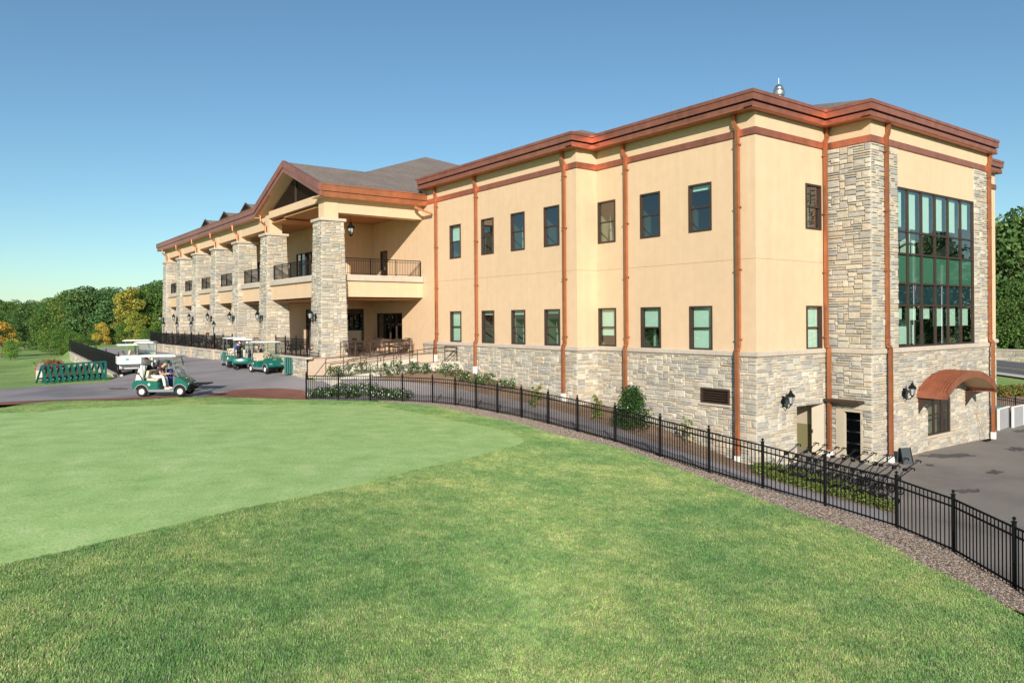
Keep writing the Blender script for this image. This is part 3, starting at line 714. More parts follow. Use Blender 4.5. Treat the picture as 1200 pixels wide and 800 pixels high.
sash_window(PR, UL, NL, WR[0], -1.38, .47, .7, False, room=room_warm); sash_window(PR, UL, NL, WR[1], -1.38, .47, .5, True); sash_window(PR, UL, NL, WR[2], -1.38, .47, 1.0)
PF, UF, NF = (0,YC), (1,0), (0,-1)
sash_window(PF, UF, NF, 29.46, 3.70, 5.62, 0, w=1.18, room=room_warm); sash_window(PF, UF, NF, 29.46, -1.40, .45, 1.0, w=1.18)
def grid_window(name, P, U, N, us, zs, t=.07, gl=None, dep=.10, rowglass=None, room=True, rm=None):
    def pt(u, z, q): return Vector((P[0]+U[0]*u-N[0]*q, P[1]+U[1]*u-N[1]*q, z))
    Nv = Vector((N[0],N[1],0)); fr = MB()
    for i, u in enumerate(us):
        uu = u+(t/2 if i == 0 else (-t/2 if i == len(us)-1 else 0)); fr.beam(pt(uu,zs[0],.06), pt(uu,zs[-1],.06), t, dep, up=Nv)
    for j, z in enumerate(zs):
        zz = z+(t/2 if j == 0 else (-t/2 if j == len(zs)-1 else 0)); fr.beam(pt(us[0]+t,zz,.062), pt(us[-1]-t,zz,.062), dep-.006, t-.01, up=(0,0,1))
    o = fr.build(name, bronze, CL)
    for j in range(len(zs)-1):
        g_ = MB(); gm = (rowglass or {}).get(j, gl or glass)
        for i in range(len(us)-1): g_.face([pt(us[i]+.02,zs[j]+.02,.07), pt(us[i+1]-.02,zs[j]+.02,.07), pt(us[i+1]-.02,zs[j+1]-.02,.07), pt(us[i]+.02,zs[j+1]-.02,.07)])
        g_.build('pane', gm, o)
    if room: interior(o, P, U, N, us[0], us[-1], zs[0], zs[-1], 3.0, m=rm)
    return o, pt
GU = [32.70,33.69,34.97,36.29,37.6,38.95,40.33]; GZS = [-1.38,.45,1.41,2.71,3.67,5.58]
gw, pt = grid_window('curtain_wall_window', (0,YB), (1,0), (0,-1), GU, GZS, .085, rowglass={2: spandrel}, rm=darkroom)
spm = mat('spandrel_panel', (.22,.36,.29), .7, noise=(5,.15))
m_ = MB(); m_.face([pt(32.7,1.41,.12), pt(40.33,1.41,.12), pt(40.33,2.71,.12), pt(32.7,2.71,.12)]); m_.build('spandrel_panel', spm, gw)
m_ = MB(); m_.face([pt(32.7,.47,.12), pt(40.33,.47,.12), pt(40.33,1.38,.12), pt(32.7,1.38,.12)]); m_.build('spandrel_panel', mat('spandrel_dark', (.02,.05,.075), .7), gw)
for i, (top, bot, b2) in enumerate(((5.5,3.9,-.15),(5.5,3.85,-.2),(5.5,3.78,-.15),(5.5,3.95,-.5),(5.5,3.95,-.5),(5.5,4.2,-.5))):
    a, b = GU[i]+.12, GU[i+1]-.22
    m_ = MB(); m_.face([pt(a,bot,.22), pt(b,bot,.22), pt(b,top,.22), pt(a,top,.22)]); m_.build('blind', shade_cl, gw)
    m_ = MB(); m_.face([pt(a,b2,.22), pt(b,b2,.22), pt(b,.40,.22), pt(a,.40,.22)]); m_.build('blind', shade_cl, gw)
m_ = MB().box(GU[2]+.2, GU[3]-.3, YB+.8, YB+1.1, 2.8, 4.4); m_.build('inner_column', shade_cl, gw); m_ = MB(); m_.box(GU[1]+.3, GU[3]-.5, YB+.8, YB+1.0, -1.3, -.2); m_.build('inner_column', shade_cl, gw)
sw_, _ = grid_window('window', (0,YB), (1,0), (0,-1), [35.3,36.05,36.85,37.62], [-5.44,-4.55,-3.83], .06, rm=room_warm)
MB().bbox(35.2, 37.72, YB-.10, YB+.02, -5.55, -5.44, .015).build('sill', limestone, sw_)
w_, _ = grid_window('window', (XL,0), (0,1), (-1,0), [44.4,45.3,46.2,47.15,48.1], [-1.43,-.35,.42], .07, gl=glass_dk)
MB().bbox(XL-.10, XL+.02, 44.3, 48.2, -1.53, -1.44, .015).build('sill', limestone, w_)
d_, _ = grid_window('glazed_door', (XL,0), (0,1), (-1,0), [46.45,47.55], [2.45,4.75], .10, gl=glass_dk)
MB().beam((XL-.1,46.65,3.4), (XL-.1,46.65,3.6), .03).build('door_handle', alu, d_)
d_, _ = grid_window('glazed_door', (0,48.6), (1,0), (0,-1), [21.6,22.45,23.3], [-2.2,.75], .10, gl=glass_dk)
for (Y, w, z0, z1) in ((51.2,3.4,2.45,4.9),(56.2,3.2,2.45,4.9),(62,3.2,2.45,4.9),(68,3.2,2.45,4.9),(74,3.2,2.45,4.9),(50.2,2.6,-2.2,.75),(56.2,3.2,-1.6,.75),(62,3.2,-1.6,.75),(68,3.2,-1.6,.75),(74,3.2,-1.6,.75)):
    grid_window('gallery_window', (20.7,0), (0,1), (-1,0), [Y,Y+w/4,Y+w/2,Y+w*.75,Y+w], [z0,(z0+z1)/2+.4,z1], .07, gl=glass_dk)
# vent louvre in the stone base
f = MB()
f.box(XR+.05,XR+.12,19.15,20.6,-3.59,-2.98)
for a in ((19.15,19.22,-3.59,-2.98),(20.53,20.6,-3.59,-2.98),(19.22,20.53,-3.59,-3.53),(19.22,20.53,-3.04,-2.98)): f.box(XR-.07,XR+.06,*a)
for k in range(5): f.beam((XR-.0,19.22,-3.48+k*.1),(XR-.0,20.53,-3.48+k*.1),.11,.02,up=(.7,0,1))
f.build('wall_vent', bronze, CL)
MB().bbox(XR-.11,XR,19.05,20.7,-3.70,-3.60,.02).build('vent_sill', limestone, CL)
# service doorways
rec = MB()
a, b = 28.1, 30.23
rec.box(a,b,YC+1.5,YC+1.55,-6.3,-3.7); rec.box(a-.06,a-.002,YC+.1,YC+1.5,-6.3,-3.7); rec.box(b+.002,b+.05,YC+.1,YC+1.5,-6.3,-3.7)
al = rec.build('alcove', beige, CL)
MB().box(a+.002,b-.02,YC+1.47,YC+1.49,-6.2,-4.75).box(b-.015,b-.003,YC+.1,YC+1.47,-6.2,-4.75).build('lower_wall_paint', olive, al)
MB().box(a-.05,b+.05,YC+.1,YC+1.55,-3.69,-3.62).build('alcove_ceiling', darkroom, al)
dl = MB(); dl.beam((30.19,YC+.0,-4.95),(29.93,YC+.42,-4.95),.05,2.38); o = dl.build('door', beige, CL)
MB().beam((29.9,YC+.36,-5.05),(29.9,YC+.36,-4.9),.03).build('handle', alu, o)
st = MB(); y0, y1 = 16.35, 17.45
st.box(XB+1.0,XB+1.04,y0-.4,y1+.4,-6.3,-3.8); st.box(XB+.1,XB+1.0,y0-.44,y0-.4,-6.3,-3.8); st.box(XB+.1,XB+1.0,y1+.4,y1+.44,-6.3,-3.8); st.box(XB+.1,XB+1.0,y0-.4,y1+.4,-3.9,-3.85)
so = st.build('store_room', darkroom, CL)
f = MB()
for z in (-5.5,-5.0,-4.5): f.box(XB+.6,XB+.98,y0-.35,y1+.35,z,z+.03)
f.build('shelf', alu, so)
f = MB(); f.box(XB-.08,XB+.12,y1-.34,y1+.03,-6.2,-3.95); f.box(XB-.08,XB+.12,y0-.02,y1-.34,-4.05,-3.95); f.box(XB-.07,XB+.12,y0-.03,y0+.04,-6.2,-4.05)
f.build('door_frame', beige, CL)
MB().bbox(XB-.48, XB, 16.2, 17.83, -3.66, -3.54, .02).build('door_canopy', bronze, CL)
# barrel awning
aw = MB(); x0, x1, n = 34.25, 39.35, 20; zb, hgt = -3.36, .82; xm = (x0+x1)/2; hw = (x1-x0)/2
def arc(k, dz=0): t = -1+2*k/n; return (xm+t*hw, zb+hgt*(1-t*t)**.85 if abs(t) < 1 else zb)
pts = [arc(k) for k in range(n+1)]
y0, y1 = YB-1.30, YB-.01
aw.add([(p[0],y,p[1]) for p in pts for y in (y0,y1)], [(2*k,2*k+2,2*k+3,2*k+1) for k in range(n)])
AWN = aw.build('awning', copper_dk, CL, smooth=True)
f = MB(); th = .27
for k in range(n):
    (xa, za), (xb, zb2) = pts[k], pts[k+1]
    for (ya, yb, lo, hi) in ((y0-.03, y0+.03, -th, .05), ):
        f.add([(xa,ya,za+lo),(xb,ya,zb2+lo),(xb,ya,zb2+hi),(xa,ya,za+hi),(xa,yb,za+lo),(xb,yb,zb2+lo),(xb,yb,zb2+hi),(xa,yb,za+hi)], [(0,1,2,3),(4,7,6,5),(0,4,5,1),(3,2,6,7)])
f.box(x0-.02,x0+.03,y0-.03,y1,-3.36-th,-3.33); f.box(x1-.03,x1+.02,y0-.03,y1,-3.36-th,-3.33)
f.build('awning_fascia', copper_dk, AWN)
f = MB()
for j in range(1, 9):
    y = y0+(y1-y0)*j/9
    for k in range(n):
        (xa, za), (xb, zb2) = pts[k], pts[k+1]; f.beam((xa,y,za+.02),(xb,y,zb2+.02),.022,.05)
f.build('standing_seam', copper, AWN)
f = MB()
f.add([(p[0],y,p[1]-.12) for p in pts for y in (y0+.04,y1)], [(2*k,2*k+1,2*k+3,2*k+2) for k in range(n)]); f.build('awning_lining', stucco, AWN)
for x in (x0+.15, x1-.15):
    f = MB(); f.prism([(YB-.02,-3.62),(YB-.8,-3.64),(YB-.35,-3.85),(YB-.02,-4.4)], x-.04, x+.04, plane='yz'); f.build('awning_bracket', bronze, AWN)
# downspouts
def downspout(x, y, n, zg, t=1):
    """n: outward direction"""
    side = (n[1]*t, -n[0]*t); W, D = .15, .13
    def p(s, o, z): return Vector((x+side[0]*s+n[0]*o, y+side[1]*s+n[1]*o, z))
    f = MB(); o1 = .13; o2 = .24
    segs = [(p(.17,.12,8.15), p(.17,.12,7.72)), (p(.17,.12,7.72), p(0,o1,7.52)), (p(0,o1,7.56), p(0,o1,-1.22)), (p(0,o1,-1.22), p(0,o2,-1.38)), (p(0,o2,-1.36), p(0,o2,zg+.32))]
    for a, b in segs: f.beam(a, b, W if abs(n[0]) < .5 else W, D, up=Vector((n[0],n[1],0)) if abs((b-a).normalized().z) > .9 else Vector((n[0],n[1],0)))
    for z in (6.9, 4.4, 1.9, -.9): f.beam(p(-.13,o1-.01,z), p(.13,o1-.01,z), .16, .05)
    o = f.build('downspout', copper, CL)
    MB().beam(p(0,o2,zg+.34), p(0,o2,zg-.1), .2, .18, up=(n[0],n[1],0)).build('downspout_boot', white_pl, o)
for (x, y, n, zg, t) in ((XL,39.8,(-1,0),-2.55,1),(XL,35.4,(-1,0),-3.05,1),(XL,27.72,(-1,0),-4.0,1),(XR,24.85,(-1,0),-4.45,1),(XR,18.62,(-1,0),-5.9,1),(30.22,YC,(0,-1),-6.1,-1),(31.55,YB,(0,-1),-6.2,-1),(41.85,YB,(0,-1),-6.2,-1)):
    downspout(x, y, n, zg, t)
f = MB()
for y in PY[1:]: f.tube([(16.98,y-.0,7.15),(17.0,y,6.75),(17.32,y,6.5),(17.34,y,5.95)], .07, 6)
f.build('gallery_downspout', copper, CL)
f = MB(); f.beam((23.2,41.05,7.2),(23.2,41.05,6.95),.16,.14); f.beam((23.2,41.05,6.98),(23.9,40.2,6.5),.16,.14); f.build('leader_pipe', copper, CL)
# roof vent and lightning rods
f = MB(); f.lathe([(.17,9.3),(.17,9.95),(.25,9.97),(.27,10.05),(.27,10.14),(.22,10.16),(.24,10.22),(.20,10.26),(.20,10.3),(.15,10.4),(.07,10.47),(.015,10.5),(.01,10.75),(0,10.75)], (30,19.85,0), 20)
f.build('roof_vent', alu, CL, smooth=True)
for (x, y) in ((25.0,19.6),(25.2,22),(31,15.9),(36,16),(24,32)):
    MB().tube([(x,y,8.7),(x,y,9.35)], .007, 5).build('lightning_rod', alu, CL)
# ------------------------------------------------------------------ picket fences
def picket_fence(name, pts, label, h=1.17, step=.112, post=.065, panels_follow=True, mid=True, group=None, cat='fence'):
    P0 = pts[0]; t = thing(name, P0, label, cat, group); BASE[t.name] = tuple(P0)
    for i, p in enumerate(pts):
        f = MB(); z0 = p[2]-.25; z1 = p[2]+h+.07; s = post/2
        f.bbox(p[0]-s, p[0]+s, p[1]-s, p[1]+s, z0, z1, .006); f.box(p[0]-s*1.25, p[0]+s*1.25, p[1]-s*1.25, p[1]+s*1.25, z1, z1+.02)
        f.lathe([(.0,z1+.02),(.018,z1+.03),(.014,z1+.04),(.036,z1+.065),(.036,z1+.085),(.0,z1+.115)], (p[0],p[1],0), 8)
        f.build('post', black, t)
    for a, b in zip(pts, pts[1:]):
        a = Vector(a); b = Vector(b); L = (b-a).length; d = (b-a)/L; u = Vector((0,0,1)); f = MB()
        for z in ((h-.02, h-.18, .09) if mid else (h-.02, .09)): f.beam(a+u*z, b+u*z, .028, .036)
        n = max(2, round(L/step))
        for k in range(1, n): p = a+d*(L*k/n); f.beam(p+u*.03, p+u*(h-.01), .018, .018)
        f.build('panel', black, t)
    return t
fpts = [(p[0], p[1], tz(p[0], p[1])) for p in FP]
picket_fence('picket_fence', fpts, 'long black metal picket fence curving down the slope beside the lawn')
# left retaining wall with its black fence
W0v, W1v = Vector(W0), Vector(W1)
n_ = 6; top = [W0v.lerp(W1v, k/n_) for k in range(n_+1)]
t = thing('retaining_wall', tuple(W0v), 'pale stone retaining wall below the far parking fence', 'wall'); BASE[t.name] = tuple(W0v)
f = MB(); L = (W1v-W0v).length; U = (wd.x, wd.y)
stones(f, plane_fn((W0v.x-wn.x*.0, W0v.y-wn.y*.0, -5.6), U), L, 2.3, (wn.x, wn.y, 0), seed=90, mu=.2, mv=.14)
q = W1v-wn*0; stones(f, plane_fn((W1v.x, W1v.y, -5.6), (-wn.x, -wn.y)), 3, 2.3, (wd.x, wd.y, 0), seed=91, mu=.2, mv=.14)
f.build('masonry', stone, t)
f = MB(); a = W0v+wn*.1; b = W1v+wn*.1
for s0, s1 in ((a, b),): f.beam((s0.x-wn.x*.2,s0.y-wn.y*.2,-3.26), (s1.x-wn.x*.2,s1.y-wn.y*.2,-3.26), .45, .12)
f.build('coping', limestone, t)
picket_fence('picket_fence', [(p.x-wn.x*.1, p.y-wn.y*.1, -3.2) for p in top], 'black picket fence standing on the pale stone retaining wall behind the club rack')
far = [(W1v.x+k*2.4, W1v.y+.2+k*.25, -3.25) for k in range(9)]
picket_fence('picket_fence', far, 'distant black fence across the end of the parking area in front of the yellow trees')
# ------------------------------------------------------------------ terrace
t = thing('terrace', (A0,50,-3), 'raised stone edged terrace beneath the gallery pillars', 'terrace'); BASE[t.name] = (A0,50,-3)
f = MB(); f.box(A0+.25,24,50.9,82.6,-3.0,-2.16); f.box(15.7,24.0,39.75,50.9,-3.2,-2.17); f.box(15.9,24.0,39.72,39.76,-3.2,-2.19)
f.build('floor_slab', concrete_pk, t)
f = MB()
stones(f, plane_fn((A0,50.6,-3.3), (0,1)), 26, 1.14, (-1,0,0), seed=95, mu=.16, mv=.12)
stones(f, plane_fn((A0,50.6,-3.3), (1,0)), 1.6, 1.14, (0,-1,0), seed=96)
stones(f, plane_fn((15.55,39.6,-3.5), (0,1)), 5.2, 1.34, (-1,0,0), seed=97)
f.build('masonry', stone, t)
f = MB(); f.bbox(A0-.1,A0+.32,50.5,76.7,-2.17,-2.05,.02); f.bbox(A0+.32,A0+1.7,50.5,50.9,-2.17,-2.05,.02); f.bbox(15.45,15.87,39.5,44.9,-2.17,-2.05,.02)
f.build('coping', limestone, t)
for y in (50.9,54.9,61.2,65.7,70.4):
    MB().bbox(A0-.14, A0+.34, y-.28, y+.28, -3.2, -2.02, .02).build('pier', concrete_pk, t)
picket_fence('picket_fence', [(A0+.1, y, -2.05) for y in (50.9,53,55,57.2,59.3,61.4,63.5,65.7,67.8,70,72.1,74.2,76.4)], 'black picket fence along the low terrace wall below the far pillars', h=1.0)
picket_fence('picket_fence', [(15.65, y, -2.05) for y in (39.7,41.4,43.1,44.7)], 'short black picket fence on the low wall beside the nearest pillar', h=1.0)
# lamp posts on the terrace wall
def lamp_head(mb, gl, x, y, z, s=1.0):
    mb.lathe([(.02*s,z-.05*s),(.07*s,z),(.09*s,z+.02*s),(.03*s,z+.03*s)], (x,y,0), 6)
    for k in range(6):
        a = math.pi/3*k; mb.beam((x+.085*s*math.cos(a),y+.085*s*math.sin(a),z+.02*s), (x+.13*s*math.cos(a),y+.13*s*math.sin(a),z+.30*s), .014*s)
    mb.lathe([(.16*s,z+.29*s),(.17*s,z+.31*s),(.12*s,z+.38*s),(.06*s,z+.44*s),(.05*s,z+.47*s),(.07*s,z+.49*s),(.015*s,z+.52*s),(.02*s,z+.56*s),(0,z+.60*s)], (x,y,0), 12)
    gl.lathe([(.075*s,z+.025*s),(.12*s,z+.29*s)], (x,y,0), 6)
lp = thing('lamp_post', (A0,54.9,-2.02), 'black lamp post on the terrace wall, nearest of the row of four', 'lamp post', 'lamp posts on the terrace wall')
f = MB(); f.lathe([(.10,0),(.10,.04),(.06,.08),(.05,.3),(.035,.34),(.03,1.45),(.045,1.47),(.03,1.5)], (0,0,0), 10); f.build('pole', black, lp)
f = MB(); g_ = MB(); lamp_head(f, g_, 0, 0, 1.5, .9); hd = f.build('lantern', black, lp); g_.build('glass', lampglass, hd)
for y, lb in ((61.2,'black lamp post on the terrace wall, second nearest of the row of four'),(65.7,'black lamp post on the terrace wall, third of the row of four'),(70.4,'black lamp post on the terrace wall, farthest of the row of four')):
    c = copy_tree(lp); c.location = (A0, y, -2.02); c['label'] = lb
# wall lanterns (built facing -Y)
wl = thing('wall_lantern', (27.05,YC-.06,-3.45), 'black wall lantern on pale stone left of the open service alcove', 'lantern', 'black wall lanterns')
f = MB(); f.lathe([(.0,-.03),(.13,-.02),(.13,.02),(.0,.03)], (0,-.02,0), 12, axis='y'); f.beam((0,-.01,-.22),(0,-.01,.22),.12,.05)
f.tube([(0,-.04,-.12),(0,-.14,-.24),(0,-.28,-.24),(0,-.36,-.12)], .02, 6); f.tube([(0,-.04,.1),(0,-.16,.16),(0,-.26,.06),(0,-.34,-.08)], .014, 6); f.build('bracket', black, wl)
f = MB(); g_ = MB(); lamp_head(f, g_, 0, -.37, -.08, 1.05); hd = f.build('lantern_head', black, wl); g_.build('glass', lampglass, hd)
spots = [((33.0,YB-.06,-3.35), 0, 'black wall lantern on pale stone left of the copper awning'), ((40.1,YB-.06,-3.35), 0, 'black wall lantern tucked under the right end of the copper awning')]
nm = ['nearest','second','third','fourth','fifth','sixth','farthest']
for i, y in enumerate(PY): spots.append(((PXc-.80, y, .15), -math.pi/2, 'black wall lantern on the %s stone pillar of the gallery' % nm[i]))
for p, rz, lb in spots:
    c = copy_tree(wl); c.location = p; c.rotation_euler = (0,0,rz); c['label'] = lb
# hanging lantern in the porch
pl = thing('hanging_lantern', (19.6,42.6,4.55), 'black lantern hanging from the porch ceiling beside the nearest pillar', 'lantern')
f = MB(); g_ = MB(); lamp_head(f, g_, 0, 0, .6, 1.5); f.build('lantern_head', black, pl); g_.build('glass', lampglass, pl)
MB().tube([(0,0,1.4),(0,0,2.17)], .015, 5).build('chain', black, pl)
# ------------------------------------------------------------------ ramp with handrails
t = thing('access_ramp', (20,38.5,-3), 'pale concrete access ramp climbing to the terrace with dark handrails', 'ramp'); BASE[t.name] = (20,38.5,-3)
f = MB()
def slab(f, x0, z0, x1, z1, y0, y1, zb=-4.2, x2=None): f.add([(x0,y0,zb),(x1,y0,zb),(x1,y1,zb),(x0,y1,zb),(x0,y0,z0),(x1,y0,z1),(x1,y1,z1),(x0,y1,z0)], [(0,3,2,1),(4,5,6,7),(0,1,5,4),(1,2,6,5),(2,3,7,6),(3,0,4,7)])
slab(f, 16.5,-3.12,22.3,-2.62,37.5,39.0); slab(f, 22.3,-2.62,24.05,-2.60,37.5,39.7)
slab(f, 15.95,-3.1,16.5,-3.13,37.2,39.6)
f.build('ramp_slab', concrete, t)
f = MB(); slab(f, 16.9,-3.05,22.3,-2.52,37.28,37.5); slab(f, 22.3,-2.52,24.0,-2.50,37.28,37.5); slab(f, 17.3,-2.62,22.2,-2.3,39.02,39.7)
f.add([(17.2,37.28,-3.1),(24.0,37.28,-2.56),(24.3,36.5,-3.35),(17.6,36.2,-3.55)], [(0,3,2,1)])
f.build('apron', concrete, t)
def rail_run(f, a, b, h=.92, n=5, mid=True):
    a = Vector(a); b = Vector(b); u = Vector((0,0,1))
    f.tube([a+u*h, b+u*h], .024, 6)
    if mid: f.tube([a+u*(h-.25), b+u*(h-.25)], .018, 6)
    for k in range(n+1): p = a.lerp(b, k/n); f.tube([p, p+u*h], .024, 6)
for (a, b, n, h) in (((17.0,37.42,-3.08),(22.3,37.42,-2.6),5,.92),((22.3,37.42,-2.6),(23.9,37.42,-2.58),1,.92),((16.4,38.98,-3.05),(21.6,38.98,-2.62),5,.92),((17.6,39.72,-2.2),(22.2,39.72,-2.2),5,.9),
        ((18.4,40.4,-2.18),(22.4,40.4,-2.18),4,.9),((22.2,39.72,-2.2),(22.2,41.3,-2.18),1,.9),((23.9,37.42,-2.58),(23.98,38.9,-2.58),1,.92)):
    f = MB(); rail_run(f, a, b, h, n); f.build('handrail', bronze, t)
f = MB(); f.tube([(16.2,37.42,-3.05),(17.0,37.42,-2.3),(17.0,37.42,-2.18)], .022, 6); f.tube([(15.7,38.98,-3.1),(16.4,38.98,-2.3)], .022, 6); f.tube([(23.1,37.44,-2.45),(23.9,37.44,-1.75)], .02, 6); f.tube([(23.1,37.44,-2.65),(23.9,37.44,-1.95)], .02, 6); f.build('rail_return', bronze, t)
# ------------------------------------------------------------------ terrace furniture
grp_c = 'dark patio chairs on the terrace'
ch = thing('patio_chair', (18.9,44.6,-2.17), 'dark metal patio chair on the porch terrace', 'chair', grp_c)
f = MB().bbox(-.24,.24,-.24,.24,.41,.45,.01); f.build('seat', bronze, ch)
f = MB()
for x in np.linspace(-.2,.2,6): f.tube([(x,.22,.45),(x,.27,.7),(x,.31,.92)], .012, 5)
f.tube([(-.23,.31,.92),(.23,.31,.92)], .018, 6); f.build('backrest', bronze, ch)
for sx in (-1,1):
    for sy in (-1,1): MB().tube([(sx*.22,sy*.22,.42),(sx*.25,sy*.27,0)], .016, 6).build('leg', bronze, ch)
f = MB()
for sx in (-1,1): f.tube([(sx*.25,.25,.66),(sx*.26,-.2,.66),(sx*.25,-.24,.42)], .014, 5)
f.build('armrest', bronze, ch)
tb = thing('patio_table', (19.7,44.9,-2.17), 'round dark patio table on the porch terrace', 'table', 'dark patio tables on the terrace')
MB().lathe([(0,.70),(.5,.70),(.52,.715),(.5,.73),(0,.73)], (0,0,0), 20).build('tabletop', bronze, tb)
f = MB().lathe([(.26,0),(.26,.02),(.05,.06),(.035,.1),(.035,.7)], (0,0,0), 12); f.build('pedestal', bronze, tb)
tabs = [(19.2,41.2),(21.6,41.6),(21.6,44.6),(23,43.0)]+[(16.3,y) for y in (52.5,56,59.5,63,66.5,70,73.5)]+[(16.6,43.2)]
first = True; kc = 0
for ti, (x, y) in enumerate(tabs):
    porch = y < 50
    c = tb if ti == 0 else copy_tree(tb); c.location = (x, y, -2.16)
    c['label'] = 'round dark patio table on the porch terrace' if porch else 'round dark patio table behind the black fence of the low terrace wall'
    c['group'] = 'dark patio tables on the porch' if porch else 'dark patio tables behind the terrace fence'
    for k in range(4):
        a = k*math.pi/2+rnd.uniform(-.3,.3)+.5
        if 'patio' and ti == 9 and k == 1: continue
        o = ch if kc == 0 else copy_tree(ch); kc += 1
        o.location = (x+.72*math.cos(a), y+.72*math.sin(a), -2.16); o.rotation_euler = (0,0,a-math.pi/2)
        o['label'] = 'dark metal patio chair around the porch tables' if porch else 'dark metal patio chair behind the black fence of the low terrace wall'
        o['group'] = 'dark chairs on the porch' if porch else 'dark chairs behind the terrace fence'
# serving cabinet on the porch
cb = thing('serving_cabinet', (22.0,47.6,-2.17), 'tall beige cabinet with a dark green side by the porch back wall', 'cabinet')
MB().bbox(-.75,.55,-.35,.35,.05,1.45,.02).build('body', teal_pl, cb); MB().bbox(-.72,.40,-.375,-.352,.1,1.42,.005).build('door', beige, cb); MB().bbox(-.78,.58,-.38,.38,1.45,1.5,.01).build('top', black, cb)
# litter bins / slatted box
bn = thing('slatted_bin', (15.2,39.0,0), 'green slatted square litter bin beside the parked carts', 'bin')
bx, by = onZ(345,438,-3.1)[:2]; bn.location = (bx, by, tz(bx,by)); bn.rotation_euler = (0,0,-.5)
f = MB()
for k in range(8):
    for s_ in (-1,1): f.bbox(-.46+k*.118,-.46+k*.118+.085,s_*.47-.02,s_*.47+.02,.03,.93,.006); f.bbox(s_*.47-.02,s_*.47+.02,-.46+k*.118,-.46+k*.118+.085,.03,.93,.006)
f.build('slats', teal_fl, bn); MB().box(-.44,.44,-.44,.44,.05,.9).build('liner', black, bn)
MB().bbox(-.49,.49,-.49,.49,.93,.97,.01).build('rim', teal_fl, bn)
# club rack
ra, rb = g(49,450,-3.42), g(124,444,-3.36)
ra = Vector((ra[0],ra[1],tz(ra[0],ra[1]))); rb = Vector((rb[0],rb[1],tz(rb[0],rb[1])))
L = (rb-ra).length; ang = math.atan2(rb.y-ra.y, rb.x-ra.x)
rk = thing('bag_rack', tuple(ra), 'long teal wooden golf bag rack at the road edge near red flowers', 'rack', rz=ang)
f = MB()
n = 12
dzr = rb.z-ra.z
def zr(x): return dzr*x/L
f.beam((0,.0,1.0),(L,.0,1.0+dzr),.07,.09); f.beam((0,.75,.25),(L,.75,.25+dzr),.07,.09); f.beam((0,.12,.10),(L,.12,.10+dzr),.07,.09)
f.build('rail', teal_fl, rk)
for k in range(n):
    x = L*k/(n-1); f = MB(); f.beam((x,.02,1.0+zr(x)),(x+.22*(k<n-1),.02,.0+zr(x)),.10,.10); f.beam((x,.0,.98+zr(x)),(x,.85,.02+zr(x)),.08,.08); f.build('divider', teal_fl, rk)
# oil stains and a tyre-dark patch on the pavement, red brick edging along the road
stain = mat('oil_stain', (.10,.09,.085), .7, noise=(6,.3))
def blot(name, px, py, w_, h_, seed, m):
    r = random.Random(seed); P_ = []
    for k in range(34):
        a = 2*math.pi*k/34; q = r.uniform(.35,1.15); P_.append((px+w_*q*math.cos(a), py+h_*q*math.sin(a)))
    zone(name, H(P_), m, .12, lift=.012)
for i_, (px, py, w_, h_) in enumerate(((1112,534,34,2.8),(1192,526,14,3.5),(1165,553,10,3.6),(1197,505,12,2.0),(1090,545,9,1.6),(1130,575,20,3))): blot('oil_stain', px, py, w_, h_, i_, stain)
blot('red_patch', 139, 455.3, 17, 1.1, 9, m_red)
brick_edge = road_low+H([(225,463.4),(200,463.8),(140,466.3),(60,468.6),(0,471.2),(-120,474.5)])
zone('brick_edging', brick_edge, m_red, .2, lift=.012)
